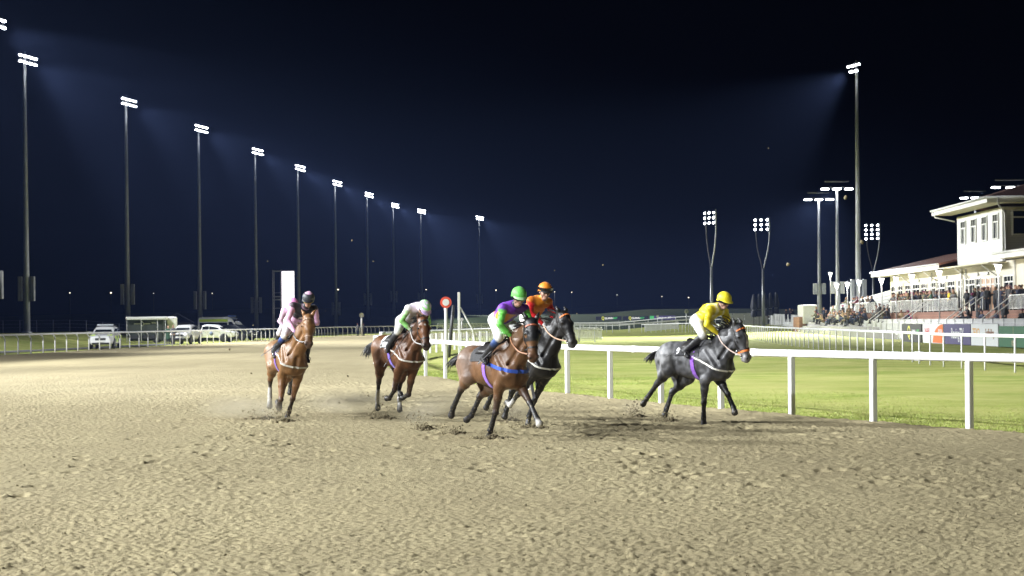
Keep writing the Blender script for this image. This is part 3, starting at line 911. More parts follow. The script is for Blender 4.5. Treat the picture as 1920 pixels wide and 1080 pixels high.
# low tiled roof with fascia and soffit
def roof(name, e0, e1, x_e, z_e, x_r, z_r, fascia=.48):
    m = MB()
    vs = [(x_e, e0, z_e + fascia), (x_e, e1, z_e + fascia), (x_r, e1 - 3 * (e1 > 140), z_r), (x_r, e0, z_r)]
    vs2 = [(x, y, z - .18) for x, y, z in vs]
    al = [(a - O_.x, b - O_.y, c - O_.z) for a, b, c in vs + vs2]
    m.add(al, [(0, 1, 2, 3), (7, 6, 5, 4), (0, 4, 5, 1), (1, 5, 6, 2), (2, 6, 7, 3), (3, 7, 4, 0)])
    if e1 > 140:
        g = [(x_e, e1, z_e + fascia), (46, e1, z_e + fascia), (x_r, e1 - 3, z_r)]
        g2 = [(x, y, z - .18) for x, y, z in g]
        m.add([(a - O_.x, b - O_.y, c - O_.z) for a, b, c in g + g2], [(0, 1, 2), (5, 4, 3), (0, 3, 4, 1), (1, 4, 5, 2), (2, 5, 3, 0)])
    r_ = m.build(name, TILES, stand)
    m = MB(); sbox(m, x_e - .06, x_e, e0, e1 + .05, z_e, z_e + fascia - .02); m.build('fascia', FRAME, r_)
    m = MB(); sbox(m, x_e + .002, WX - .002, e0, e1, z_e + .03, z_e + .10); m.build('soffit', SOFFIT, r_)
    m = MB(); m.tube([(x_e - .14 - O_.x, e0 - O_.y, z_e + fascia - .06 - O_.z), (x_e - .14 - O_.x, e1 - O_.y, z_e + fascia - .06 - O_.z)], .08, 8); m.build('gutter', WHITE_OLD, r_)
    return r_
r1 = roof('canopy_roof', 129.9, 154.2, 34.7, 5.75, 41, 7.75)
m = MB(); sbox(m, 34.7, 36.1, 116.5, 129.8, 5.75, 5.85); m.build('soffit', SOFFIT, r1)
r2 = roof('porch_roof', 100, 115.8, 34.9, 6.0, 39.5, 7.3)
# upper hipped roof
ze = 10.18
m = MB()
ex0, ey0, ey1 = 34.6, 116.2, 131.4
P_ = [(ex0, ey0, ze + .42), (48, ey0, ze + .42), (48, ey1, ze + .42), (ex0, ey1, ze + .42), (41.5, 123.8, ze + 2.4), (48, 123.8, ze + 2.4)]
m.add([(a - O_.x, b - O_.y, c - O_.z) for a, b, c in P_], [(0, 1, 5, 4), (2, 3, 4, 5), (3, 0, 4), (0, 3, 2, 1), (1, 2, 5)])
ur = m.build('upper_roof', TILES, stand)
for nm, a in (('fascia', (ex0 - .05, ex0, ey0 - .05, ey1 + .05, ze - .02, ze + .40)), ('fascia', (ex0, 48, ey0 - .05, ey0, ze - .02, ze + .40))):
    m = MB(); sbox(m, *a); m.build(nm, FRAME, ur)
m = MB(); sbox(m, ex0 + .002, WX - .03, ey0 + .002, ey1, ze - .01, ze + .05); sbox(m, WX - .03, 48, ey0 + .002, 117.79, ze - .01, ze + .05); m.build('soffit', SOFFIT, ur)
m = MB()
m.tube([(ex0 - .14 - O_.x, ey0 - .1 - O_.y, ze + .36 - O_.z), (ex0 - .14 - O_.x, ey1 - O_.y, ze + .36 - O_.z)], .085, 8)
m.tube([(ex0 - .14 - O_.x, ey0 - .14 - O_.y, ze + .36 - O_.z), (48 - O_.x, ey0 - .14 - O_.y, ze + .36 - O_.z)], .085, 8); m.build('gutter', WHITE_OLD, ur)
m = MB(); sbox(m, WX - .05, WX + 2, 117.75, 129.85, 9.72, 9.93); m.build('frieze', CREAM, ur)
# downpipes
for pts in ([(35.3, 116.0, 10.5), (35.35, 116.05, 10.0), (36.3, 117.6, 9.5), (36.35, 117.6, 6.3), (36.1, 117.2, 5.9), (35.2, 116.8, 5.7)], [(34.5, 130.9, 10.4), (34.6, 130.6, 10.0), (36.0, 129.9, 9.6)], [(36.1, 127.2, 5.7), (36.1, 127.2, 2.4)], [(36.1, 137.6, 5.7), (36.1, 137.6, 2.4)], [(36.1, 114.8, 5.9), (36.1, 114.8, 2.4)]):
    m = MB(); m.tube([Vector(p) - O_ for p in pts], .065, 8); m.build('downpipe', WHITE_OLD, stand)
# corner board on the upper storey
m = MB(); sbox(m, WX - .06, WX + .10, 117.74, 117.94, 5.87, 9.72); m.build('corner_board', FRAME, stand)

def window_x(y0, y1, z0, z1, x, trans=.32, nm=3, door=False, lit=False, curtain=False):
    """window in a wall facing -X"""
    fr = MB(); w = .09; d = .10
    def b_(ya, yb, za, zb, xx=x, dd=d): sbox(fr, xx - dd, xx + .03, ya, yb, za, zb)
    b_(y0 - w, y0, z0 - w, z1 + w); b_(y1, y1 + w, z0 - w, z1 + w); b_(y0, y1, z1, z1 + w); b_(y0, y1, z0 - w, z0)
    zt = z1 - (z1 - z0) * trans
    b_(y0, y1, zt - .05, zt + .05, dd=.08)
    for k in range(1, nm): yy = y0 + (y1 - y0) * k / nm; b_(yy - .022, yy + .022, zt + .05, z1, dd=.07)
    if not door: yy = (y0 + y1) / 2; b_(yy - .03, yy + .03, z0, zt - .05, dd=.07)
    f_ = fr.build('door' if door else 'window', FRAME, stand)
    g = MB(); sbox(g, x - .035, x - .025, y0, y1, z0, z1); g.build('pane', LIT_IN if lit else GLASS, f_)
    if curtain:
        g = MB(); sbox(g, x - .05, x - .04, y0, y0 + (y1 - y0) * .34, z0, zt - .05); sbox(g, x - .05, x - .04, y1 - (y1 - y0) * .10, y1, z0, zt - .05); g.build('curtain', CURT, f_)
    return f_
for k in range(4):
    yc = 119.35 + k * 2.85
    window_x(yc - .62, yc + .62, 7.72, 9.45, WX - .02, .30, 3, curtain=True)
yof = lambda u: 36.2 * FPX / (u - 960)
for u0, u1, z0, door, lit in ((1673, 1680, 2.35, True, False), (1686, 1694, 3.2, False, False), (1699, 1710, 3.2, False, False), (1713, 1726, 3.2, False, False), (1729, 1740, 3.2, False, False), (1746, 1756, 3.2, False, False), (1760, 1774, 2.35, False, False),
                             (1779, 1792, 3.2, False, False), (1799, 1807, 2.35, True, False), (1812, 1818, 3.2, False, False), (1820, 1830, 3.2, False, False), (1833, 1840, 2.35, True, False), (1843, 1850, 2.35, True, True), (1852, 1859, 2.35, True, True), (1861, 1867, 2.35, True, True), (1870, 1878, 2.35, True, False), (1885, 1902, 3.2, False, False)):
    window_x(yof(u1), yof(u0), z0, 4.78, WX, .25 if z0 > 3 else .2, 3 if u1 - u0 > 8 else 2, door, lit)
# big window of the upper room towards the camera
fr = MB(); x0, x1, z0, z1 = 36.95, 41.5, 7.95, 9.62; yy = 117.8
for a in ((x0 - .1, x1, z1, z1 + .1), (x0 - .1, x1, z0 - .1, z0), (x0 - .1, x0, z0, z1), (x0, x1, z1 - .50, z1 - .40), (39.2, 39.3, z0, z1)):
    sbox(fr, a[0], a[1], yy - .1, yy + .03, a[2], a[3])
f_ = fr.build('window', FRAME, stand); g = MB(); sbox(g, x0, x1, yy - .04, yy - .03, z0, z1); g.build('pane', GLASS, f_)
# brackets below the canopy and vents on the wall
for y in (119.2, 126.5, 136, 145):
    m = MB(); m.tube([(WX - .02 - O_.x, y - O_.y, 4.9 - O_.z), (35.0 - O_.x, y - O_.y, 5.72 - O_.z)], .05, 6); m.build('bracket', FRAME, stand)
for y in (121.4, 124.0, 133.0, 142.0):
    m = MB(); m.lathe([(.05, -.06), (.13, -.05), (.13, .05), (.05, .06)], 12, (WX - .06 - O_.x, y - O_.y, 5.15 - O_.z), rot=Matrix.Rotation(R(90), 3, 'Y')); m.build('wall_vent', GALV, stand)
m = MB(); m.tube([(36.15 - O_.x, 128.6 - O_.y, 2.3 - O_.z), (36.15 - O_.x, 128.6 - O_.y, 5.75 - O_.z)], .12, 10); m.build('column', FRAME, stand)

# terrace with its steps
ter = empty('terrace', (34, 130, 0)); tag(ter, 'brick edged concrete terrace with viewing steps in front of the stand', 'terrace')
def tbox(mb, x0, x1, y0, y1, z0, z1): mb.box(((x0 + x1) / 2 - 34, (y0 + y1) / 2 - 130, (z0 + z1) / 2), (x1 - x0, y1 - y0, z1 - z0)); return mb
m = MB(); tbox(m, 35.0, 46, 96, 181, -.2, 2.295); m.build('floor_slab', CONC, ter)
m = MB(); tbox(m, 34.9, 35.0, 96, 181, .2, 2.30); m.build('brick_edge', BRICK, ter)
m = MB()
for k in range(3): tbox(m, 33.2 + .55 * k, 34.898, 98, 186, -.2 - .01 * k, .55 + .45 * k)
m.build('steps', CONC, ter)
m = MB(); tbox(m, 33.4, 34.6, 186.02, 190, .2, 2.05); m.build('end_wall', BRICK, ter)

def railing(label, y0, y1, x=35.05, z=2.3, h=1.05, sl=0.0, name='terrace_railing'):
    o = empty(name, (x, (y0 + y1) / 2, z)); tag(o, label, 'railing', 'white railings of the terrace')
    L = abs(y1 - y0) / 2
    m = MB()
    m.tube([(-sl, -L, h if not sl else h - 1.2), (0, L, h)], .035, 6); m.tube([(-sl, -L, .12 if not sl else -1.1), (0, L, .12)], .022, 6)
    m.build('top_rail', WHITE_OLD, o)
    for e in (-1, 1):
        m = MB(); m.tube([(-sl if e < 0 else 0, e * L, -.2 - (1.2 if sl and e < 0 else 0)), (-sl if e < 0 else 0, e * L, h - (1.2 if sl and e < 0 else 0))], .035, 6); m.build('post', WHITE_OLD, o)
    if not sl:
        m = MB(); n = max(2, int(2 * L / .26))
        for k in range(1, n): yy = -L + 2 * L * k / n; m.box((0, yy, .12 + (h - .12) / 2), (.02, .07, h - .14))
        m.build('railing_grille', WHITE_OLD, o)
    return o
yx = lambda u, x=35.05: x * FPX / (u - 960)
railing('white railing along the terrace in front of the end door', yx(1728), yx(1672))
railing('white railing along the terrace between the middle cone lamps', yx(1795), yx(1732))
railing('white railing along the terrace at the near end of the stand', 104, yx(1893))
railing('white railing along the terrace before the white roofed shed', yx(1641), yx(1606))
for i, u in enumerate((1712, 1800, 1868, 1650)):
    o = empty('stair_handrail', (33.6, yx(u, 33.6), 1.0)); tag(o, ['white handrail of the stair under the stand end wall', 'white handrail of the middle terrace stair', 'white handrail of the stair by the near cone lamp', 'white handrail of the stair below the white roofed shed'][i], 'handrail', 'stair handrails')
    for q in (-1, 1):
        m = MB(); m.tube(smooth3([(-.9, q * .9, -.4), (-.9, q * .9, .55), (-.7, q * .9, .75), (1.3, q * .9, 2.25), (1.45, q * .9, 2.2), (1.45, q * .9, 1.3)]), .035, 6); m.build('handrail_bar', WHITE_OLD, o)

# cone lamps
CONE = mat('lit_lamp_cone', (1, 1, 1), .4, emit=((1.0, .96, .86), 7))
for i, (u, v, d) in enumerate(((1872, 498, 112.5), (1761, 509, 128), (1710, 516, 136.8), (1680, 521, 142.5), (1653, 523, 148), (1611, 527, 157.6), (1589, 531, 163), (1569, 533, 168.5), (1557, 512, 205))):
    p = at(u, v, d); zb = 2.0 if i < 8 else 1.0
    o = empty('cone_lamp', (p.x, p.y, zb))
    tag(o, ('cone lamp post nearest the upper room of the stand', 'cone lamp post before the middle of the terrace railing', 'cone lamp post in front of the stand windows', 'cone lamp post by the end wall of the stand', 'cone lamp post between the stand and the white roofed shed', 'cone lamp post in front of the tall mast', 'cone lamp post before the lower shed roof', 'cone lamp post in front of the taller three-lamp pole', 'taller cone lamp post behind the others, at the far end')[i], 'lamp post', 'cone lamps along the terrace')
    H_ = p.z - zb
    m = MB(); m.tube([(0, 0, -1.6), (0, 0, H_ - .5)], [.055, .05], 8); m.build('pole', GALV, o)
    m = MB(); m.lathe([(.06, H_ - .52), (.09, H_ - .45), (.24, H_ + .02), (.22, H_ + .05)], 14); m.build('lamp_shade', CONE, o)
    m = MB(); m.lathe([(.40, H_ + .10), (.42, H_ + .13), (.1, H_ + .18)], 16); m.tube([(0, 0, H_), (0, 0, H_ + .12)], .03, 6); m.build('lamp_cap', DARKM, o)
    l_ = bpy.data.lights.new('lamp_light', 'POINT'); l_.energy = 330; l_.color = (1.0, .93, .80); l_.shadow_soft_size = .25
    lo = bpy.data.objects.new('lamp_light', l_); COL.objects.link(lo); lo.parent = o; lo.location = (0, 0, H_ + .35 - .62)
    lo.location = (-.3, 0, H_ - .2)

# white roofed shed beyond the stand
sh_ = empty('white_shed', (38, 168, 1.5)); tag(sh_, 'long low shed with a pale ribbed roof sloping away past the stand', 'shed')
m = MB()
prof = [(152.5, 2.2), (152.5, 4.62), (184, 3.15), (184, 1.0)]
v0 = [(36.6 - 38, y - 168, z - 1.5) for y, z in prof]; v1 = [(46 - 38, y - 168, z - 1.5 + (.0 if z < 3 else .9)) for y, z in prof]
m.add(v0 + v1, [(0, 1, 2, 3), (7, 6, 5, 4), (0, 4, 5, 1), (1, 5, 6, 2), (2, 6, 7, 3)])
m.build('wall', mat('pale_sheet_cladding', (.62, .64, .62), .5, noise=(1.5, .9)), sh_)
m = MB()
for k in range(7):
    f_ = (k + .5) / 7
    m.tube([(36.56 - 38, 152.5 - 168, 2.3 + (4.62 - 2.3) * f_ - 1.5), (36.56 - 38, 184 - 168, 1.2 + (3.15 - 1.2) * f_ - 1.5)], .025, 4)
m.build('cladding_ribs', mat('grey_rib', (.36, .37, .37), .5), sh_)
m = MB(); m.box((-3.4, 19.5, .85), (1.6, 3.5, 2.2), bev=.03); m.build('end_kiosk', WHITE_OLD, sh_)

# folded parasols
def parasol(label, u, vt):
    p = at(u, vt, 235); z0 = gzf(p.x, p.y); H_ = p.z - z0
    o = empty('folded_parasol', (p.x, p.y, z0)); tag(o, label, 'parasol', 'folded parasols')
    m = MB(); m.tube([(0, 0, 0), (0, 0, H_)], .04, 6); m.build('pole', DARKM, o)
    m = MB(); n = 20; vs, fs = [], []
    pr = [(.10, H_), (.22, H_ - .35), (.36, H_ - 1.1), (.42, H_ - 1.9), (.34, H_ - 2.15), (.22, H_ - 2.3), (.36, H_ - 2.6), (.42, H_ - 3.1), (.30, H_ - 3.3)]
    for j, (r_, z) in enumerate(pr):
        for k in range(n):
            a = 2 * PI * k / n; q = r_ * (1 + .22 * math.sin(a * 6 + j * .3)); vs.append((q * math.cos(a), q * math.sin(a), z + .06 * math.sin(a * 3)))
    for j in range(len(pr) - 1):
        for k in range(n): fs.append((j * n + k, j * n + (k + 1) % n, (j + 1) * n + (k + 1) % n, (j + 1) * n + k))
    m.add(vs, fs, True); m.build('canopy', fabric('slate_canvas', (.075, .08, .10)), o)
    m = MB(); m.tube([(.25 * math.cos(a), .25 * math.sin(a), H_ - 2.3) for a in np.linspace(0, 2 * PI, 13)], .035, 5); m.build('tie_strap', WHITE_OLD, o)
for i, (u, v) in enumerate(((1413, 552), (1423, 551), (1434, 550), (1444, 549), (1455, 548))):
    parasol(['first folded slate parasol of the row, counted from the yellow rider', 'second folded slate parasol of the row', 'middle folded slate parasol, in line with the forked light pole', 'fourth folded slate parasol of the row', 'last folded slate parasol, next to the fence'][i], u, v)
# white hoarding panels below the parasols
o = empty('white_hoarding', (34, 246, 1)); tag(o, 'white hoarding of plain panels beyond the infield near the parasols', 'hoarding')
for k in range(4):
    m = MB(); a = at(1352 + k * 22, 600, 243); b = at(1373 + k * 22, 600, 243)
    m.box(((a.x + b.x) / 2 - 34, -3, .9), (b.x - a.x, .06, 1.75)); m.build('panel', WHITE_OLD, o)
# ================================================================ vehicles outside the outer rail
CARW = mat('white_car_paint', (.72, .73, .74), .22, coat=.6, noise=(1.2, .94))
CARS = mat('silver_car_paint', (.40, .40, .40), .28, metal=.4, coat=.5)
CARK = mat('black_car_paint', (.018, .02, .024), .18, coat=.8)
HIVIZ = mat('lime_reflective_panel', (.55, .75, .08), .35)
HIBLUE = mat('dark_green_panel', (.03, .12, .06), .35)
TRIM = mat('black_car_trim', (.02, .02, .021), .55)
CGLASS = mat('car_window_glass', (.015, .018, .02), .06, spec=.8)
HEADL = mat('clear_headlight', (.75, .75, .78), .1, spec=.8)
REDL = mat('red_tail_light', (.4, .02, .02), .2)
TYRE = BLACK; RIM = mat('alloy_rim', (.16, .16, .165), .4, metal=.7)

def loft(stations):
    """stations: (x, [(y, z), ...]) half sections from the centre bottom up to the centre top; mirrored"""
    vs, fs = [], []; n = None
    for x, sec in stations:
        ring = [(x, y, z) for y, z in sec] + [(x, -y, z) for y, z in reversed(sec)]
        n = len(ring); vs += ring
    for i in range(len(stations) - 1):
        for k in range(n):
            j = (k + 1) % n; fs.append((i * n + k, i * n + j, (i + 1) * n + j, (i + 1) * n + k))
    fs.append(tuple(range(n))); fs.append(tuple(range((len(stations) - 1) * n + n - 1, (len(stations) - 1) * n - 1, -1)))
    return vs, fs

def wheel(o, x, y, r, w=.22, name='wheel'):
    s_ = 1 if y > 0 else -1
    Rm = Matrix.Rotation(R(-90) * s_, 3, 'X')
    m = MB(); m.lathe([(r * .62, -w / 2), (r * .9, -w / 2), (r, -w * .3), (r, w * .3), (r * .9, w / 2), (r * .62, w / 2)], 22, (x, y, r), rot=Rm); t = m.build('wheel', TYRE, o)
    m = MB(); m.lathe([(.05, w * .30), (.08, w * .42), (r * .30, w * .36), (r * .55, w * .44), (r * .63, w * .50), (r * .64, -w * .2)], 20, (x, y, r), rot=Rm); m.build('rim', RIM, t)

def quadpanel(name, pts, mat_, o, th=.02, n=None):
    P = [Vector(p) for p in pts]; nn = (P[1] - P[0]).cross(P[-1] - P[0]).normalized()
    if n is not None and nn.dot(Vector(n)) < 0: nn = -nn
    k = len(P); m = MB(); m.add([p - nn * .02 for p in P] + [p + nn * th for p in P], [tuple(range(k)), tuple(range(2 * k - 1, k - 1, -1))] + [(i, i + k, (i + 1) % k + k, (i + 1) % k) for i in range(k)])
    return m.build(name, mat_, o)

def sec(w, zb, zs, zt, wt=None, r=.12):
    """body section: half width w, sill zb, shoulder zs, top zt with half width wt"""
    wt = w - .08 if wt is None else wt
    return [(0, zb), (w - r, zb), (w, zb + r), (w + .015, (zb + zs) / 2), (w - .01, zs), (wt + .02, zs + (zt - zs) * .85 if zt > zs + .25 else zt - .02), (wt - .10, zt), (0, zt + .02)]

def car(label, loc, rz, paint, kind='suv', cat='car', lit=False):
    """x forward, y left"""
    o = empty({'suv': 'police_car', 'pickup': 'pickup_truck', 'hatch': 'parked_car'}[kind], loc, rz); tag(o, label, cat)
    w = .90
    if kind == 'suv':
        L0, L1, H_, hood, bl = -2.25, 2.25, 1.68, 1.05, 1.08
        st = [(L0, sec(w - .14, .45, .95, 1.05)), (L0 + .12, sec(w - .03, .34, 1.0, 1.45, w - .26)), (-1.8, sec(w, .30, bl, H_ - .02, w - .24)), (-.6, sec(w, .28, bl, H_, w - .22)), (.25, sec(w, .28, bl, H_ - .03, w - .22)), (.62, sec(w, .28, bl, H_ - .22, w - .18)), (1.12, sec(w, .28, 1.03, 1.10, w - .12)), (1.75, sec(w - .02, .30, .98, 1.02, w - .14)), (2.12, sec(w - .10, .32, .86, .92, w - .16)), (L1, sec(w - .24, .36, .78, .82, w - .3))]
        wb = (-1.36, 1.36); rw = .36
    else:
        L0, L1, H_, hood, bl = -2.6, 2.6, 1.76, 1.1, 1.12
        st = [(L0, sec(w - .06, .50, .98, 1.04, w - .08)), (L0 + .1, sec(w, .45, 1.0, 1.08, w - .06)), (-.95, sec(w, .42, 1.02, 1.10, w - .06)), (-.88, sec(w, .40, bl, H_ - .10, w - .26)), (-.5, sec(w, .40, bl, H_, w - .22)), (.55, sec(w, .40, bl, H_ - .03, w - .22)), (.95, sec(w, .40, bl, H_ - .26, w - .18)), (1.40, sec(w, .42, 1.08, 1.14, w - .12)), (2.1, sec(w - .02, .44, 1.02, 1.06, w - .14)), (2.48, sec(w - .10, .46, .90, .96, w - .16)), (L1, sec(w - .22, .50, .82, .86, w - .28))]
        wb = (-1.55, 1.55); rw = .38
    m = MB(); m.add(*loft(st), smooth=False); body = m.build('body', paint, o)
    bv = body.modifiers.new('soft', 'BEVEL'); bv.width = .035; bv.segments = 2; bv.angle_limit = R(25)
    # wheel arches and wheels
    for x in wb:
        for q in (-1, 1):
            m = MB(); Rm = Matrix.Rotation(R(90), 3, 'X'); m.lathe([(rw + .07, -.03), (rw + .07, .03)], 22, (x, q * (w + .0), rw), rot=Rm); m.build('wheel_arch', TRIM, o)
            wheel(o, x, q * (w - .06), rw)
    xs0, xs1 = (.66, 1.10) if kind == 'suv' else (.99, 1.38)
    za, zb_ = (H_ - .26, 1.13) if kind == 'suv' else (H_ - .30, 1.17)
    quadpanel('windscreen', [(xs0, -.58, za + .02), (xs0, .58, za + .02), (xs1, .70, zb_), (xs1, -.70, zb_)], CGLASS, o, n=(1, 0, .5))
    for q in (-1, 1):
        if kind == 'suv': wins = [(-1.75, -1.0), (-.92, -.12), (-.04, .62)]
        else: wins = [(-.78, -.12), (-.04, .85)]
        for a, b in wins:
            dz_ = .0 if b < .5 else .16
            quadpanel('side_window', [(a, q * (w - .015), bl + .06), (b + (.25 if b > .5 else 0), q * (w - .02), bl + .06), (b, q * (w - .165), H_ - .17 - dz_), (a, q * (w - .155), H_ - .17)], CGLASS, o, n=(0, q, .3))
        m = MB(); m.box((xs1 - .25, q * (w + .10), bl + .12), (.12, .22, .16), bev=.03); m.build('wing_mirror', paint, o)
        m = MB(); m.box((L1 - .16, q * (w - .28), .82 if kind == 'suv' else .92), (.14, .34, .13), Matrix.Rotation(R(-22 * q), 3, 'Z'), .03); m.build('headlight', LAMP_DIM if lit else HEADL, o)
        m = MB(); m.box((L0 + .04, q * (w - .18), 1.0), (.1, .2, .22), bev=.02); m.build('tail_light', REDL, o)
    zg = .72 if kind == 'suv' else .80
    m = MB(); m.box((L1 - .03, 0, zg), (.10, .84, .22), bev=.04); m.build('grille', TRIM, o)
    m = MB(); m.box((L1 - .04, 0, zg - .32), (.14, 1.30, .14), bev=.04); m.build('bumper', TRIM, o)
    m = MB(); m.box((L1 + .035, 0, zg - .17), (.02, .52, .11)); m.build('number_plate', WHITE_OLD, o)
    if kind == 'suv':
        m = MB(); m.tube([(L1 + .02, -.24, zg + .06), (L1 + .035, 0, zg - .07), (L1 + .02, .24, zg + .06)], .025, 6); m.build('badge_bar', STEEL, o)
        for q in (-1, 1):
            for i in range(5):
                for j in range(2):
                    x = -1.7 + i * .62
                    if abs(x + 1.36) < .35 and j == 0 or abs(x - 1.36) < .35 and j == 0: continue
                    m = MB(); m.box((x, q * (w + .024), .62 + j * .24), (.60, .012, .23)); m.build('chequer_panel', HIVIZ if (i + j) % 2 else HIBLUE, o)
        for q in (-1, 1):
            m = MB(); m.box((1.55, q * .62, 1.045), (.7, .3, .03), Matrix.Rotation(R(5), 3, 'Y')); m.build('bonnet_panel', HIVIZ, o)
        m = MB(); m.box((-.1, 0, H_ + .12), (.32, 1.25, .12), bev=.04); lb = m.build('light_bar', mat('pale_lens_bar', (.55, .58, .62), .15), o)
        m = MB(); m.box((-.1, 0, H_ + .05), (.24, 1.0, .04)); m.build('light_bar_foot', TRIM, lb)
        for q in (-1, 1): m = MB(); m.tube([(-1.5, q * .62, H_ + .06), (.2, q * .62, H_ + .06)], .025, 6); m.build('roof_rail', TRIM, o)
    if kind == 'pickup':
        m = MB()
        for q in (-1, 1): m.tube([(-.9, q * .7, H_ - .1), (-1.3, q * .75, 1.55), (-1.7, q * .8, 1.1)], .035, 6)
        m.tube([(-1.0, -.7, H_ - .12), (-1.0, .7, H_ - .12)], .035, 6); m.build('roll_bar', TRIM, o)
        m = MB(); m.lathe([(.22, -.01), (.22, .01)], 20, (.25, -(w + .02), .85), rot=Matrix.Rotation(R(90), 3, 'X')); m.build('door_badge', mat('blue_grey_badge', (.12, .16, .25), .5), o)
    return o

def on_ground(u, d):
    p = at(u, 620, d); return (p.x, d, gzf(p.x, d))
p = on_ground(183, 122)
car('white police car with light bar and lime chequered flanks behind the outer rail', (p[0] + .2, 123.5, p[2] + .015), R(-90 + 5), CARW, 'suv', 'police car')
p = on_ground(349, 150); car('silver pickup truck with one headlight on beside two people', p, R(-90 - 4), CARS, 'pickup', 'pickup truck', lit=True)
p = on_ground(398, 166); car('white pickup truck with a round door badge parked side on', p, R(-8), CARW, 'pickup', 'pickup truck')
p = on_ground(441, 177); car('dark pickup truck parked in front of the ambulance', p, R(-25), CARK, 'pickup', 'pickup truck')

# ambulance van
p = on_ground(421, 188); o = empty('ambulance', p, R(-18)); tag(o, 'white high-roofed ambulance van with a lime band behind the white pickup', 'ambulance')
def vsec(w, zb, zt, wt): return [(0, zb), (w - .08, zb), (w, zb + .1), (w + .01, 1.2), (wt + .02, zt - .25), (wt - .12, zt), (0, zt + .02)]
st = [(-3.0, vsec(.98, .42, 2.50, .90)), (-2.9, vsec(1.0, .40, 2.62, .92)), (.9, vsec(1.0, .40, 2.62, .90)), (1.35, vsec(1.0, .40, 2.42, .84)), (1.95, vsec(1.0, .40, 1.80, .82)), (2.3, vsec(.98, .42, 1.34, .86)), (2.85, vsec(.92, .44, 1.16, .80)), (3.0, vsec(.82, .48, 1.0, .70))]
m = MB(); m.add(*loft(st)); b_ = m.build('body', CARW, o); bv = b_.modifiers.new('soft', 'BEVEL'); bv.width = .05; bv.segments = 2; bv.angle_limit = R(25)
for x in (-1.8, 2.0):
    for q in (-1, 1): wheel(o, x, q * .92, .36)
quadpanel('windscreen', [(1.42, -.72, 2.36), (1.42, .72, 2.36), (2.22, .82, 1.42), (2.22, -.82, 1.42)], CGLASS, o, n=(1, 0, .6))
for q in (-1, 1):
    quadpanel('side_window', [(1.05, q * .985, 1.42), (2.0, q * .985, 1.40), (1.45, q * .90, 2.05), (1.05, q * .93, 2.10)], CGLASS, o, n=(0, q, .2))
    m = MB(); m.box((-.9, q * 1.03, 2.24), (3.7, .02, .30)); m.build('lime_band', HIVIZ, o)
    m = MB(); m.box((-.9, q * 1.035, 1.62), (3.6, .02, .70)); m.build('side_window_band', CGLASS, o)
    for i in range(7): m = MB(); m.box((-2.6 + i * .6, q * 1.035, 1.0), (.58, .02, .32)); m.build('chequer_panel', HIVIZ if i % 2 else HIBLUE, o)
    m = MB(); m.box((2.88, q * .66, .95), (.18, .32, .26), bev=.04); m.build('headlight', HEADL, o)
    m = MB(); m.box((1.9, q * 1.15, 1.5), (.14, .26, .34), bev=.04); m.build('wing_mirror', TRIM, o)
m = MB(); m.box((3.0, 0, .82), (.06, .9, .2), bev=.02); m.build('grille', TRIM, o)
m = MB(); m.box((1.0, 0, 2.74), (.4, 1.4, .16), bev=.04); m.build('light_bar', mat('blue_lens_bar', (.05, .10, .35), .2), o)

# dark green treatment trailer with white awning roof
p = on_ground(279, 160); o = empty('awning_trailer', p, R(6)); tag(o, 'dark green trailer unit with white roof edge and white emblem', 'trailer')
DG = mat('dark_green_canvas', (.045, .055, .042), .75, noise=(2, .8)); W_ = WHITE_OLD
m = MB(); m.box((-.25, .6, 1.25), (3.5, 2.0, 2.1), bev=.05); m.build('body', DG, o)
m = MB(); m.box((-.1, .2, 2.45), (4.0, 2.9, .30), bev=.06); m.build('awning_roof', W_, o)
m = MB(); m.box((2.15, 1.2, 1.55), (.9, 1.8, 2.1), bev=.12); m.build('white_box', W_, o)
for x in (-2.0, -.6, 1.0, 1.75): m = MB(); m.tube([(x, -1.15, 0), (x, -1.15, 2.3)], .03, 6); m.build('awning_pole', W_, o)
m = MB(); m.box((-.6, -.41, 1.9), (1.6, .02, .10)); m.build('emblem_bar', W_, o)
m = MB(); m.lathe([(.26, -.012), (.26, .012)], 4, (-.6, -.43, 1.9), rot=Matrix.Rotation(R(90), 3, 'X')); e_ = m.build('emblem', W_, o)
m = MB(); m.lathe([(.17, -.012), (.17, .012)], 4, (-.6, -.447, 1.9), rot=Matrix.Rotation(R(90), 3, 'X')); m.build('emblem_centre', DG, e_)
m = MB(); m.box((.55, -.41, 1.98), (.42, .02, .12)); m.build('emblem_plate', W_, o)
wheel(o, .75, -.55, .34); wheel(o, .75, 1.5, .34)
m = MB(); m.box((-.6, -.6, .55), (2.6, .5, .35), bev=.05); m.build('bench_box', TRIM, o)
# low dark hut behind
p = on_ground(333, 190); o = empty('site_hut', p, R(10)); tag(o, 'small dark hut with a pitched grey roof behind the trailer', 'hut')
m = MB(); m.box((0, 0, .9), (3.2, 3, 2.2)); m.build('wall', mat('dark_timber', (.05, .045, .04), .8), o)
m = MB(); m.prism([(-1.9, 1.9), (0, 3.0), (1.9, 1.9), (1.9, 2.0), (0, 3.12), (-1.9, 2.0)], -1.8, 1.8); m.build('roof', mat('grey_felt_roof', (.12, .12, .12), .8), o)

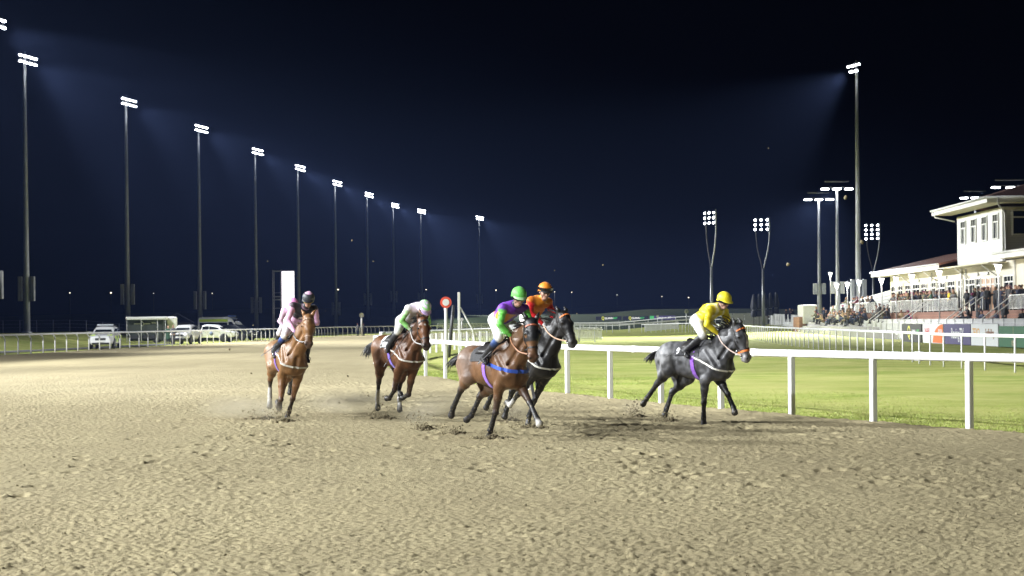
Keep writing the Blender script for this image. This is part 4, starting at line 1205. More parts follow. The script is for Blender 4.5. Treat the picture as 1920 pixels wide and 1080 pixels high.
# big screen seen from its edge, on a scaffold tower
p = at(530, 600, 250); z0 = gzf(p.x, 250); o = empty('big_screen', (p.x, 250, z0)); tag(o, 'tall white lit screen on a white scaffold tower beyond the outer rail', 'video screen')
zt = at(530, 508, 250).z - z0
m = MB()
for x in (-1.5, -.25):
    for y in (0, 1.4): m.tube([(x, y, 0), (x, y, zt + .15)], .07, 6)
for z in (.5, 2.2, zt * .42, zt * .55, zt * .60, zt - .0):
    for y in (0, 1.4): m.tube([(-1.5, y, z), (-.25, y, z)], .05, 6)
for z in (zt * .25, zt * .66): m.tube([(-1.5, 0, z), (-.25, 0, z)], .03, 6)
m.build('scaffold_frame', WHITE, o)
m = MB(); m.box((-.9, .7, zt * .56), (1.3, 1.4, .06)); m.build('platform', GALV, o)
SCREEN = mat('lit_white_screen', (1, 1, 1), .5, emit=((1.0, .93, .97), 2.2))
m = MB(); m.box((.78, .9, zt * .5 + 1.0), (2.0, .35, zt - 2.0), Matrix.Rotation(R(-6), 3, 'Z')); sb = m.build('screen_housing', DARKM, o)
m = MB(); m.box((.78, .70, zt * .5 + 1.0), (1.96, .06, zt - 2.06), Matrix.Rotation(R(-6), 3, 'Z')); m.build('screen_face', SCREEN, sb)
# ================================================================ racehorses
def strands(name, roots, n_per, mat_, parent, seed=1):
    """roots: list of (point, [control directions]); thin tapering locks merged into one mane or tail"""
    rg = random.Random(seed)
    vs, fs = [], []
    for root, path_fn in roots:
        pts = path_fn(rg)
        r0 = rg.uniform(.008, .017)
        for i, p in enumerate(pts):
            t = i / (len(pts) - 1)
            r_ = r0 * (1 - t) ** .6 + .0015
            q = pts[min(i + 1, len(pts) - 1)] - pts[max(i - 1, 0)]
            q = unit(q); a = unit(np.cross(q, V(.3, .2, 1))); b = np.cross(q, a)
            for k in range(3):
                an = 2 * PI * k / 3
                vs.append(p + (a * math.cos(an) + b * math.sin(an)) * r_)
        n0 = len(vs) - 3 * len(pts)
        for i in range(len(pts) - 1):
            for k in range(3):
                j = (k + 1) % 3
                fs.append((n0 + i * 3 + k, n0 + i * 3 + j, n0 + i * 3 + 3 + j, n0 + i * 3 + 3 + k))
    me = np_mesh(name, np.array(vs), np.array(fs))
    return link_mesh(name, me, mat_, parent)

HAIR_BLACK = mat('black_horse_hair', (.012, .011, .011), .5, noise=(30, .7))
LEATHER_DARK = mat('dark_leather', (.02, .018, .017), .45, noise=(30, .8))
LEATHER_BROWN = mat('brown_leather', (.13, .045, .02), .45, noise=(30, .8))
STRAP_PALE = mat('pale_webbing', (.55, .53, .47), .6, noise=(40, .85))
EYE_DARK = mat('dark_eye', (.008, .006, .005), .06, spec=.8)
COAT = mat('horse_coat', (.2, .1, .05), .46, attr='Col', noise=(7, .72), bump=(10, .45, .03), spec=.45)

def make_horse(label, p, loc, theta, lean=0.0, tack=None, col=None, cloth=None, seed=1, detail=.0125):
    dz = p.get('dz', 0.0)
    up = V(0, 0, 1)
    def T(x, y, z): return V(x, y, z + dz)
    s = SDF()
    # trunk
    s.el(T(0, 0, 1.10), (.64, .275, .315), k=.06, tag='body')
    s.el(T(.32, 0, 1.09), (.42, .245, .345), k=.07, tag='body')
    s.rc(T(.42, 0, 1.37), T(.08, 0, 1.345), .065, .07, .08, 'body')
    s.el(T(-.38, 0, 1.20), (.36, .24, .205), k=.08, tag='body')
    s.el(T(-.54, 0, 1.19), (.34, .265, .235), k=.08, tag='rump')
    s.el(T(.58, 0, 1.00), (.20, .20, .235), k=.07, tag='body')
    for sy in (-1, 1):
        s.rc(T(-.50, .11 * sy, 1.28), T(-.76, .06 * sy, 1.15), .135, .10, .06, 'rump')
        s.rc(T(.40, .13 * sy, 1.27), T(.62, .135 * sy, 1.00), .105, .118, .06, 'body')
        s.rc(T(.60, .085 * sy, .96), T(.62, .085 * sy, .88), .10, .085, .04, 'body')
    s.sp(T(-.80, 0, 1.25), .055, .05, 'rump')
    # legs
    def leg(j, side, front, white):
        L = side
        tg = lambda a: a + ('_w' if white else ''); cr = -.007 if white else 0.0
        if front:
            e, kn, fe, ho = [V(*q) for q in j]
            sh = T(.60, .14 * L, .97)
            s.rc(sh, e, .105, .085, .05, 'body')
            m = e * .6 + kn * .4
            s.rc(e + V(.0, .0, .02), m, .088, .066, .04, 'uleg')
            s.rc(m, kn, .064, .043, .03, 'mleg')
            s.sp(kn, .05, .025, 'knee')
            s.rc(kn, fe, .040, .034 + cr, .02, 'cannon')
            bk = unit(np.cross(V(0, 1, 0), fe - kn)) * (1 if (np.cross(V(0, 1, 0), fe - kn))[0] < 0 else -1)
            s.rc(kn + bk * .02, fe + bk * .02, .022, .024, .015, 'cannon')
        else:
            st, hk, fe, ho = [V(*q) for q in j]
            s.rc(T(-.50, .145 * L, 1.17), st, .195, .125, .07, 'rump')
            s.rc(T(-.72, .11 * L, 1.10), st * .45 + hk * .55, .125, .072, .06, 'rump')
            m = st * .5 + hk * .5
            s.rc(st, m, .115, .080, .05, 'uleg')
            s.rc(m, hk, .076, .046, .03, 'mleg')
            shank = unit(fe - hk)
            bk = np.cross(V(0, 1, 0), shank); bk = bk * (1 if bk[0] < 0 else -1)
            s.rc(hk + bk * .035 - shank * .05, hk + bk * .02 + shank * .04, .034, .036, .03, 'knee')
            s.sp(hk, .05, .025, 'knee')
            s.rc(hk, fe, .043, .036 + cr * 2, .02, 'cannon')
            s.rc(hk + bk * .025, fe + bk * .02, .022, .024, .015, 'cannon')
        s.sp(fe, .046, .02, tg('fetlock'))
        s.rc(fe * (.55 if white else .62) + (kn if front else hk) * (.45 if white else .38), fe, .041, .043, .01, tg('fetlock'))
        pe = fe * .42 + ho * .58
        s.rc(fe, pe, .040, .045, .015, tg('pastern'))
        d = unit(ho - fe)
        s.rc(pe, pe * .25 + ho * .75 , .047, .058, .008, 'hoof' + ('_w' if p.get('white_hoof') == (side, front) else ''))
    wh = p.get('socks', ())
    leg(p['RF'], -1, True, 'RF' in wh); leg(p['LF'], 1, True, 'LF' in wh)
    leg(p['RH'], -1, False, 'RH' in wh); leg(p['LH'], 1, False, 'LH' in wh)
    # neck and head
    poll, muz = V(*p['poll']), V(*p['muz'])
    d = unit(muz - poll); Lh = np.linalg.norm(muz - poll)
    fw = V(*p.get('face', (1, 0, .3))); f = unit(fw - d * (fw @ d)); sd = np.cross(d, f) * -1
    if sd[1] < 0: sd = -sd
    HS = p.get('head_scale', 1.28)
    H = lambda a, b, c=0.0: poll + d * (a * Lh / .56) + f * (b * HS) + sd * (c * HS)
    throat = H(.15, -.115)
    wt = T(.36, 0, 1.345); cb = T(.60, 0, 1.06)
    mid_top = (wt + poll) / 2 + V(-.015, 0, .045); mid_low = (cb + throat) / 2 + V(.0, 0, -.0)
    s.chain([wt, mid_top, H(.0, -.05)], [.10, .078, .070], .08, 'neck')
    s.chain([cb, mid_low, throat], [.155, .115, .082], .08, 'neck')
    s.chain([(wt + cb) / 2, (mid_top + mid_low) / 2, (H(.02, -.03) + throat) / 2], [.16, .115, .085], .08, 'neck')
    s.rc(H(.0, -.01), H(.20, -.01), .080 * HS, .092 * HS, .04, 'head')
    s.rc(H(.03, .03), H(.24, .035), .055 * HS, .055 * HS, .03, 'head')
    for q in (-1, 1):
        s.el(H(.21, -.075, .038 * q), (.115, .036 * HS, .115 * HS), M=np.stack([d, sd, f]), k=.03, tag='head')
        s.sp(H(.155, .030, .066 * q), .036 * HS, .025, 'head')
        s.sp(H(.50, .028, .034 * q), .033 * HS, .02, 'muzzle')
        eb = H(-.02, -.02, .052 * q); splay = p.get('ear', .05)
        et = H(-.185, .0, (.055 + splay * .5) * q); em = H(-.10, .015, .068 * q)
        s.chain([eb, em, et], [.032, .032, .007], .012, 'ear')
    s.rc(H(.20, .015), H(.42, .012), .070 * HS, .053 * HS, .03, 'head')
    s.rc(H(.40, .012), H(.525, .0), .053 * HS, .050 * HS, .03, 'muzzle')
    s.rc(H(.20, -.10), H(.46, -.045), .045 * HS, .032 * HS, .03, 'head')
    s.sp(H(.515, -.045), .033 * HS, .02, 'muzzle')
    # hollows between the muscle masses
    for sy in (-1, 1):
        s.cut(T(.27, .285 * sy, 1.27), T(.38, .275 * sy, .90), .030, .028, .07)
        s.cut(T(.46, .235 * sy, 1.30), T(.70, .215 * sy, 1.03), .022, .020, .06)
        s.cut(T(-.27, .29 * sy, 1.27), T(-.22, .30 * sy, 1.02), .040, .035, .09)
        s.cut(T(-.60, .315 * sy, 1.22), T(-.68, .25 * sy, .98), .022, .022, .05)
        s.cut(T(-.80, .05 * sy, 1.10), T(-.82, .02 * sy, .90), .03, .03, .04)
        s.cut(throat + V(.02, .085 * sy, -.03), cb + V(.05, .135 * sy, .06), .018, .022, .05)
    s.cut(T(.80, 0, 1.10), T(.77, 0, .84), .035, .035, .05)
    vs, fs = s.mesh(detail)
    tags, W = s.weights(vs, .008)
    C = dict(col)
    base = V(*C['coat'])
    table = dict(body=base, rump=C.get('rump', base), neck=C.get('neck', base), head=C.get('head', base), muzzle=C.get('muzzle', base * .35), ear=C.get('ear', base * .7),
                 uleg=C.get('uleg', base), mleg=C.get('mleg', base * .5), knee=C['point'], cannon=C['point'], fetlock=C['point'], pastern=C['point'], hoof=(.035, .032, .03),
                 fetlock_w=(.62, .60, .56), pastern_w=(.62, .60, .56), hoof_w=(.5, .48, .44))
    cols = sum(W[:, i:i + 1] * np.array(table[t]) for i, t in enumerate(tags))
    hp = vs - poll
    a_, b_, c_ = hp @ d * .56 / Lh, hp @ f, hp @ sd
    if C.get('blaze'):
        wdt, a0, a1, cc = C['blaze']
        m = sstep(wdt, wdt * .6, np.abs(c_ + .01 * np.sin(a_ * 25))) * sstep(-.005, .02, b_ - .025) * sstep(a0, a0 + .03, a_) * sstep(a1, a1 - .03, a_)
        cols = cols * (1 - m[:, None]) + np.array(cc) * m[:, None]
    for q in (-1, 1):
        nd = np.linalg.norm(vs - H(.525, .045, .038 * q), axis=1)
        m = sstep(.026, .014, nd)[:, None]; cols = cols * (1 - m) + .006 * m
    if C.get('hood'):
        hm = sstep(.285, .265, a_) * sstep(-.11, -.085, b_ + .3 * np.maximum(a_ - .12, 0)) * (np.linalg.norm(hp, axis=1) < .45) * (a_ > -.35)
        for q in (-1, 1):
            hm = hm * sstep(.030, .042, np.linalg.norm(vs - H(.185, .03, .085 * q), axis=1))
        hm = np.maximum(hm, ((a_ < .0) & (np.linalg.norm(hp, axis=1) < .28) & (b_ > -.08)) * 1.0)
        cols = cols * (1 - hm[:, None]) + np.array((.016, .016, .018)) * hm[:, None]
    if C.get('dapple'):
        dn = vnoise(vs[:, 0] * 16 + vs[:, 1] * 9, vs[:, 2] * 16, 5) * .5 + vnoise(vs[:, 0] * 5 + 4, vs[:, 2] * 5 + vs[:, 1] * 5, 9) * .5
        cols = cols * (.35 + 1.3 * sstep(.2, .8, dn))[:, None]
    nz = .78 + .44 * vnoise(vs[:, 0] * 4 + 7 * vs[:, 1], vs[:, 2] * 4, 3)
    cols = cols * nz[:, None]
    spk = (np.random.RandomState(seed).rand(len(vs)) < .05 * sstep(1.0, .4, vs[:, 2]))[:, None] * .8      # sand caught in the coat
    cols = cols * (1 - spk) + np.array((.30, .26, .17)) * spk
    me = np_mesh('body', vs, fs, cols=cols)
    root = empty('horse', loc)
    root.rotation_euler = (-R(lean), 0, R(theta - 90))
    tag(root, label, 'racehorse', 'racehorses in the race')
    link_mesh('body', me, COAT, root)
    # eyes
    for q in (-1, 1):
        e = MB(); e.lathe([(.001, -.018), (.016, -.015), (.022, 0), (.016, .015), (.001, .018)], 10, tuple(H(.165, .038, .090 * q)))
        e.build('eye', EYE_DARK, root)
    # mane, forelock, tail
    hair = C.get('hair_mat', HAIR_BLACK)
    roots = []
    side = p.get('mane_side', 1); wind = V(*p.get('wind', (-.5, 0, .1)))
    crest = [wt + V(0, 0, .09), mid_top + V(0, 0, .07), H(-.03, -.05) + V(-.02, 0, .035)]
    for i in range(210):
        t = rnd.random()
        r0 = crest[0] * (1 - t) ** 2 + crest[1] * 2 * t * (1 - t) + crest[2] * t * t
        def fn(rg, r0=r0, t=t):
            L = rg.uniform(.08, .19) * (.7 + .5 * t) * p.get('mane_len', 1.0); sgn = side if rg.random() < .75 else -side
            pts = [r0 + V(rg.uniform(-.02, .02), rg.uniform(-.015, .015), -.025)]
            dirn = V(-.2, .35 * sgn, .65) + wind * .5 + V(rg.uniform(-.3, .3), rg.uniform(-.3, .3), rg.uniform(-.2, .3))
            for k in range(5):
                pts.append(pts[-1] + unit(dirn) * L / 5)
                dirn = dirn + V(0, .3 * sgn, -.28) + wind * .25
            return pts
        roots.append((r0, fn))
    strands('mane', roots, 1, hair, root, seed)
    if C.get('forelock', True):
        roots = []
        for i in range(26):
            r0 = H(-.03, .03, rnd.uniform(-.03, .03))
            def fn(rg, r0=r0):
                pts = [r0]; dirn = unit(f * .8 + d * .2 + sd * rg.uniform(-.5, .5) + V(*[rg.uniform(-.2, .2) for _ in range(3)])); L = rg.uniform(.07, .15)
                for k in range(4):
                    pts.append(pts[-1] + unit(dirn) * L / 4); dirn = dirn + d * .8 - f * .25
                return pts
            roots.append((r0, fn))
        strands('forelock', roots, 1, hair, root, seed + 5)
    roots = []
    td = [V(*q) for q in p.get('tail', ((-.5, 0, .05), (-.6, 0, -.6), (-.3, 0, -1)))]
    tl = p.get('tail_len', .55)
    for i in range(110):
        r0 = T(-.83, 0, 1.25) + V(*[rnd.gauss(0, .012) for _ in range(3)])
        def fn(rg, r0=r0):
            pts = [r0]; L = tl * rg.uniform(.65, 1.1); sp = V(rg.gauss(0, .13), rg.gauss(0, .13), rg.gauss(0, .13))
            for k in range(8):
                t = k / 7 * (len(td) - 1); a = min(int(t), len(td) - 2); u_ = t - a
                dirn = unit(td[a] * (1 - u_) + td[a + 1] * u_) + sp * (.25 + 1.2 * k / 7) * .8
                pts.append(pts[-1] + unit(dirn) * L / 8)
            return pts
        roots.append((r0, fn))
    strands('tail', roots, 1, hair, root, seed + 9)
    # ---- tack
    tk = dict(girth=(.22, .07, .5), breast=None, bridle=LEATHER_DARK, brow=None, nose=None, saddle=LEATHER_DARK, cloth=(.02, .02, .022), cloth2=None)
    tk.update(tack or {})
    def shell(name, x0, x1, a0, a1, off, m_, nx=9, na=25, thick=.012, drop=None):
        """sheet lying on the back: x from x0 to x1, angle a0..a1 from the top line"""
        vs_, fs_ = [], []
        for i in range(nx):
            x = x0 + (x1 - x0) * i / (nx - 1)
            for k in range(na):
                a = a0 + (a1 - a0) * k / (na - 1)
                dirn = V(0, math.sin(a), math.cos(a))
                q = s.cast(T(x, 0, 1.14), dirn, .6, off)
                vs_.append(q); 
        n1 = len(vs_)
        for i in range(nx):
            for k in range(na):
                q = vs_[i * na + k]; a = a0 + (a1 - a0) * k / (na - 1)
                edge = (i in (0, nx - 1)) or (k in (0, na - 1))
                vs_.append(q + V(0, math.sin(a), math.cos(a)) * (thick * (.4 if edge else 1)))
        for i in range(nx - 1):
            for k in range(na - 1):
                a = i * na + k
                fs_.append((a, a + na, a + na + 1, a + 1)); fs_.append((n1 + a, n1 + a + 1, n1 + a + na + 1, n1 + a + na))
        for i in range(nx - 1):
            for k in (0, na - 1):
                a = i * na + k; fs_.append((a, a + na, n1 + a + na, n1 + a))
        for k in range(na - 1):
            for i in (0, nx - 1):
                a = i * na + k; fs_.append((a, a + 1, n1 + a + 1, n1 + a))
        return link_mesh(name, np_mesh(name, np.array(vs_), np.array(fs_)), m_, root)
    sx = p.get('saddle_x', .06)
    cl = shell('saddle_cloth', sx - .36, sx + .22, R(-82), R(82), .008, fabric('cloth_%d' % seed, tk['cloth']), 12, 31)
    if tk['cloth2'] is not None:
        shell('number_cloth', sx - .34, sx - .02, R(-80), R(80), .022, fabric('cloth2_%d' % seed, tk['cloth2']), 8, 27, .006)
        for q in (-1, 1):
            a = R(66) * q; n_ = V(0, math.sin(a), math.cos(a))
            c0 = s.cast(T(sx - .24, 0, 1.14), n_, .6, .032)
            numm = tk.get('numcol') or mat('black_number', (.01, .01, .01), .7)
            o_ = lettering(tk.get('number', '4'), .16, numm, root, (0, 0, 0), (0, 0, 0), 'number', .003, .004)
            zx = V(0, -math.cos(a) * 1, math.sin(a)) if q > 0 else V(0, math.cos(a), -math.sin(a))
            Xa = V(-1, 0, 0) if q > 0 else V(1, 0, 0)
            Za = n_; Ya = np.cross(Za, Xa)
            o_.matrix_local = Matrix(((Xa[0], Ya[0], Za[0], c0[0]), (Xa[1], Ya[1], Za[1], c0[1]), (Xa[2], Ya[2], Za[2], c0[2]), (0, 0, 0, 1)))
    shell('saddle', sx - .20, sx + .16, R(-58), R(58), .035, tk['saddle'], 9, 21, .02)
    sdl = MB()
    tp = s.cast(T(sx + .15, 0, 1.14), V(0, 0, 1), .6, .05)
    sdl.tube([tp + V(-.02, -.06, -.02), tp + V(.02, -.03, .012), tp + V(.03, 0, .022), tp + V(.02, .03, .012), tp + V(-.02, .06, -.02)], .024, 8)
    sdl.build('pommel', tk['saddle'], root); sdl = MB()
    tp = s.cast(T(sx - .20, 0, 1.14), V(0, 0, 1), .6, .045)
    sdl.tube([tp + V(.04, -.10, -.02), tp + V(0, -.05, .01), tp + V(-.01, 0, .02), tp + V(0, .05, .01), tp + V(.04, .10, -.02)], .022, 8)
    sdl.build('cantle', tk['saddle'], root)
    def ring(name, c, e1, e2, a0, a1, off, wid, m_, n=40, far=.7):
        pts, nn = [], []
        for i in range(n + 1):
            a = a0 + (a1 - a0) * i / n
            dirn = e1 * math.cos(a) + e2 * math.sin(a)
            q = s.cast(c, dirn, far, off); pts.append(q); nn.append(Vector(dirn))
        b = MB(); b.strip(pts, wid, nn, .006)
        return b.build(name, m_, root)
    ring('girth', T(sx + .10, 0, 1.12), V(0, 0, 1), V(0.0, 1, 0), R(50), R(310), .010, .085, fabric('girth_%d' % seed, tk['girth']))
    if tk['breast']:
        bm_, wid, zc = tk['breast']
        ax = unit(V(.90, 0, -.36 if zc is None else zc))
        ring('breast_girth', T(.18, 0, 1.16), ax, V(0, 1, 0), R(-95), R(95), .010, wid, bm_, far=1.1)
    # bridle: headpiece with cheekpieces, browband, noseband, bit
    br = tk['bridle']
    ring('headpiece', H(.06, -.03), unit(-d * .9 - f * .15), sd, R(-150), R(150), .006, .022, br, 36, .3)
    ring('noseband', H(.365, -.02), f, sd, 0, 2 * PI, .006, .024, br, 30, .2)
    ring('browband', H(.055, .0), unit(f - d * .25), sd, R(-80), R(80), .008, .026, tk['brow'] or br, 20, .25)
    if tk['nose'] is not None:
        ring('sheepskin_noseband', H(.385, -.01), f, sd, 0, 2 * PI, .004, .055, tk['nose'], 30, .2)
    bits = {}
    for q in (-1, 1):
        pts, nn = [], []
        for i in range(9):
            a = .03 + .42 * i / 8
            c_in = H(a, -.02 - .03 * math.sin(i / 8 * PI))
            pts.append(s.cast(c_in, sd * q, .3, .006)); nn.append(Vector(sd * q))
        b = MB(); b.strip(pts, .022, nn, .005); b.build('cheekpiece', br, root)
        bp = pts[-1] + d * .01 * 0
        bits[q] = bp
        b = MB(); b.tube([bp + (d * math.cos(a) + f * math.sin(a)) * .035 for a in np.linspace(0, 2 * PI, 13)], .006, 5, caps=False)
        b.build('bit_ring', STEEL, root)
    # reins to the hands
    for q, key in ((-1, 'RW'), (1, 'LW')):
        hw = V(*p['hands'][key])
        a, b_ = bits[q], hw
        pts = []
        for i in range(13):
            t = i / 12
            pts.append(a * (1 - t) + b_ * t + V(0, .05 * q * math.sin(t * PI), -.07 * math.sin(t * PI)))
        # keep the strap outside the neck
        out = []
        for w in pts:
            v_ = s.val(w[None])[0]
            if v_ < .012: w = w + s.normal(w) * (.012 - v_)
            out.append(w)
        b = MB(); b.strip(out, .02, Vector((0, q, .4)), .006); b.build('rein', tk.get('rein', br), root)
    # stirrup irons and leathers
    for q, key in ((-1, 'Rt'), (1, 'Lt')):
        t_ = V(*p['feet'][key]); y_ = s.cast(T(sx + .05, 0, 1.14), V(0, q * .8, .6), .6, .04)
        b = MB(); b.strip([y_, (y_ + t_) / 2 + V(0, .02 * q, 0), t_ + V(-.02, 0, .09)], .022, Vector((0, q, 0)), .004); b.build('stirrup_leather', LEATHER_DARK, root)
        b = MB(); b.tube([t_ + V(-.03, .045 * math.cos(a), .03 + .055 * math.sin(a)) for a in np.linspace(-.2, PI + .2, 11)] + [t_ + V(-.03, -.045, -.02), t_ + V(-.03, .045, -.02)], .007, 5)
        b.build('stirrup_iron', STEEL, root)
    return root

# ================================================================ people
SKIN = (.42, .25, .18)
CLOTH = mat('silk_and_cloth', (.5, .5, .5), .48, attr='Col', bump=(26, .35, .02), spec=.4, sheen=.1)

def hand_sdf(s, w, fw, curl, side, tagn):
    """palm, four bent fingers and a thumb closing round what is held; fw: direction from wrist to knuckles, curl: the way the fingers bend"""
    fw = unit(fw); cu = unit(curl - fw * (np.asarray(curl) @ fw)); lat = np.cross(fw, cu) * side
    pc = w + fw * .05
    s.rc(w, pc, .026, .030, .015, tagn)
    for i in range(4):
        o = (i - 1.5) * .019; ln = (.036, .041, .038, .030)[i]
        k0 = w + fw * .085 + lat * o; k1 = k0 + unit(fw * .55 + cu * .8) * ln; k2 = k1 + unit(cu * .8 - fw * .6) * ln * .75; k3 = k2 + unit(-fw - cu * .2) * ln * .6
        s.rc(pc + lat * o * .9, k0, .014, .0115, .008, tagn)
        s.chain([k0, k1, k2, k3], [.0112, .0105, .0098, .009], .004, tagn)
    t0 = w + fw * .03 - lat * .028; t1 = t0 + unit(fw * .7 - lat * .5 + cu * .5) * .036; t2 = t1 + unit(fw * .5 + lat * .5 + cu * .7) * .03
    s.chain([t0, t1, t2], [.015, .0125, .0105], .006, tagn)

def helmet_mesh(colfn, c, fd, u, parent, peak=True, scale=1.0, name='helmet', peakcol=None, silk_mat=None):
    fd, u = unit(fd), unit(u); sd = np.cross(u, fd)
    vs, fs, cols = [], [], []
    NA, NZ = 28, 12
    for i in range(NZ + 1):
        ph = PI / 2 * i / NZ * 1.16          # from the top down past the equator
        for k in range(NA):
            a = 2 * PI * k / NA
            r_ = math.sin(min(ph, PI / 2)) ; z = math.cos(ph)
            p = V(math.cos(a) * r_ * .137, math.sin(a) * r_ * .115, z * .118) * scale
            if ph > PI / 2: p[2] = -math.sin(ph - PI / 2) * .12 * scale - (.03 * scale if math.cos(a) < -.2 else 0)
            vs.append(p); cols.append(colfn(a, ph, p))
    for i in range(NZ):
        for k in range(NA):
            j = (k + 1) % NA
            fs.append((i * NA + k, (i + 1) * NA + k, (i + 1) * NA + j, i * NA + j))
    if peak:
        b = len(vs); n = 13
        for layer in (0, 1):
            for i in range(n):
                a = R(-62) + R(124) * i / (n - 1)
                p0 = V(math.cos(a) * .135, math.sin(a) * .114, -.022 + layer * .010) * scale
                ext = .055 * math.cos(a * 1.35) ** .7 if math.cos(a * 1.35) > 0 else 0
                p1 = p0 + V(ext * math.cos(a * .6), ext * math.sin(a * .6), -.020 * math.cos(a)) * scale
                vs += [p0, p1]; cols += [peakcol or colfn(a, 1.6, p0)] * 2
        for i in range(n - 1):
            a = b + i * 2
            fs.append((a, a + 2, a + 3, a + 1)); a2 = a + 2 * n; fs.append((a2, a2 + 1, a2 + 3, a2 + 2)); fs.append((a + 1, a + 3, a2 + 3, a2 + 1))
    M = np.stack([fd, sd, u], 1)
    me = np_mesh(name, np.array(vs) @ M.T + c, np.array(fs), cols=np.array(cols))
    return link_mesh(name, me, silk_mat or CLOTH, parent)

def make_jockey(label, j, silks, root_src, h=.0095, seed=1):
    """one continuous figure crouching over the saddle; y > 0 is the rider's left"""
    s = SDF(); hs = SDF()
    hip, sh = V(*j['hip']), V(*j['sh'])
    ax = unit(sh - hip)
    g = lambda k: V(*j[k])
    nrm = unit(np.cross(ax, V(0, 1, 0)));  nrm = nrm if nrm[2] > 0 else -nrm
    mid = (hip + sh) / 2 + nrm * .045
    s.el(hip - ax * .03, (.135, .165, .125), k=.05, tag='pelvis')
    s.rc(hip + ax * .02 + nrm * .01, mid, .118, .128, .05, 'torso')
    for q in (-1, 1):
        s.rc(hip + ax * .08 + V(0, .045 * q, 0), sh - ax * .05 + V(0, .075 * q, 0), .095, .100, .05, 'torso')
    s.rc(mid, sh - ax * .03, .128, .11, .05, 'torso')
    for q, n in ((-1, 'R'), (1, 'L')):
        S_, E_, W_ = g(n + 'S'), g(n + 'E'), g(n + 'W')
        s.rc(sh - ax * .02, S_, .085, .070, .04, 'torso')
        s.rc(S_, E_, .066, .052, .03, 'uparm')
        s.rc(E_, E_ * .4 + W_ * .6, .054, .046, .02, 'farm')
        s.rc(E_ * .4 + W_ * .6, W_, .046, .033, .012, 'farm')
        K_, A_, T_ = g(n + 'k'), g(n + 'a'), g(n + 't')
        hp = hip + V(0, .085 * q, -.02)
        s.rc(hp, K_, .108, .066, .05, 'thigh')
        s.sp(K_, .066, .02, 'thigh')
        m = K_ * .72 + A_ * .28
        s.rc(K_ + (A_ - K_) * .06, m, .058, .060, .02, 'boottop')
        s.rc(m, A_, .060, .042, .02, 'boot')
        s.rc(A_ + unit(A_ - T_) * .03 + V(0, 0, -.02), T_, .040, .034, .02, 'boot')
        fwd = unit(W_ - E_) * .5 + V(.6, -.2 * q, -.15)
        hand_sdf(hs, W_ + unit(E_ - W_) * .01, fwd, V(.2, -.3 * q, -1), q, 'glove')
    Hc = g('helm'); fd = unit(V(*j['fd'])); u = V(*j.get('hu', (0, 0, 1))); u = unit(u - fd * (u @ fd)); sd = np.cross(u, fd)
    Q = lambda a, b, c=0.0: Hc + fd * a + u * b + sd * c
    s.rc(sh + ax * .02, Q(-.02, -.12), .068, .056, .03, 'collar')
    hd = SDF()
    hd.el(Q(.0, -.03), (.100, .078, .105), M=np.stack([fd, sd, u]), k=.02, tag='face')
    hd.rc(Q(.025, -.09), Q(.055, -.135), .062, .040, .03, 'face')
    hd.rc(Q(-.02, -.08), Q(-.02, -.16), .056, .055, .03, 'face')
    hd.rc(Q(.088, -.058), Q(.108, -.088), .010, .016, .012, 'face')
    hd.rc(Q(.075, -.118, -.018), Q(.075, -.118, .018), .014, .014, .012, 'lips')
    hd.sp(Q(.062, -.145), .024, .015, 'face')
    for q in (-1, 1):
        hd.sp(Q(.055, -.085, .045 * q), .025, .02, 'face'); hd.sp(Q(-.01, -.065, .078 * q), .020, .01, 'face')
        hd.rc(Q(.085, -.04, .015 * q), Q(.078, -.04, .05 * q), .013, .011, .012, 'face')
        hd.sp(Q(.0865, -.058, .032 * q), .0125, .004, 'eyes')
    V_, F_, C_ = [], [], []
    off = 0
    for sdf, hh in ((s, h), (hs, .0055), (hd, .006)):
        vs, fs = sdf.mesh(hh)
        tg, W = sdf.weights(vs, .006)
        if sdf is s:
            # folds of loose cloth
            n_ = vnoise(vs[:, 0] * 15 + vs[:, 2] * 9, vs[:, 1] * 13 + vs[:, 2] * 20, seed) - .5
            wi = sum(W[:, tg.index(t)] for t in ('torso', 'uparm', 'farm') if t in tg)
            nn = np.array(vs) - (hip + sh) / 2
            vs = vs + unit_rows(nn) * (n_ * .026 * wi)[:, None]
        tab = dict(pelvis=silks.get('breeches', (.78, .78, .76)), thigh=silks.get('breeches', (.78, .78, .76)), boottop=silks.get('boottop', (.02, .02, .02)), boot=(.014, .014, .016), torso=silks['torso'],
                   uparm=silks['sleeve'], farm=silks.get('farm', silks['sleeve']), glove=silks.get('glove', (.03, .03, .032)), collar=silks.get('collar', silks['torso']), face=SKIN, lips=(.38, .16, .13), eyes=(.05, .04, .035))
        cc = sum(W[:, i:i + 1] * np.array(tab[t]) for i, t in enumerate(tg))
        if sdf is s and silks.get('fn'):
            x_ = (vs - hip) @ ax; z_ = (vs - (hip + sh) / 2) @ nrm; wt = W[:, tg.index('torso')]
            cc = silks['fn'](vs, x_, z_, vs[:, 1] - sh[1], wt, cc, W, tg)
        V_.append(vs); F_.append(fs + off); C_.append(cc); off += len(vs)
    root = empty('person', root_src.location)
    root.rotation_euler = root_src.rotation_euler
    tag(root, label, 'jockey', 'jockeys riding in the race')
    link_mesh('body', np_mesh('body', np.concatenate(V_), np.concatenate(F_), cols=np.concatenate(C_)), CLOTH, root)
    helmet_mesh(silks['cap'], Hc, fd, u, root, True, peakcol=silks.get('peak'))
    # goggles on the face (or pushed up on the cap)
    gb = silks.get('gog_up', False)
    b = MB(); pts, nn = [], []
    for i in range(17):
        a = R(-100) + R(200) * i / 16
        rr = (.142, .121) if gb else (.112, .090)
        pts.append(Hc + fd * math.cos(a) * rr[0] + sd * math.sin(a) * rr[1] + u * (.012 if gb else -.052)); nn.append(Vector(fd * math.cos(a) + sd * math.sin(a)))
    b.strip(pts, .045, nn, .012)
    b.build('goggles', silks['gog'], root)
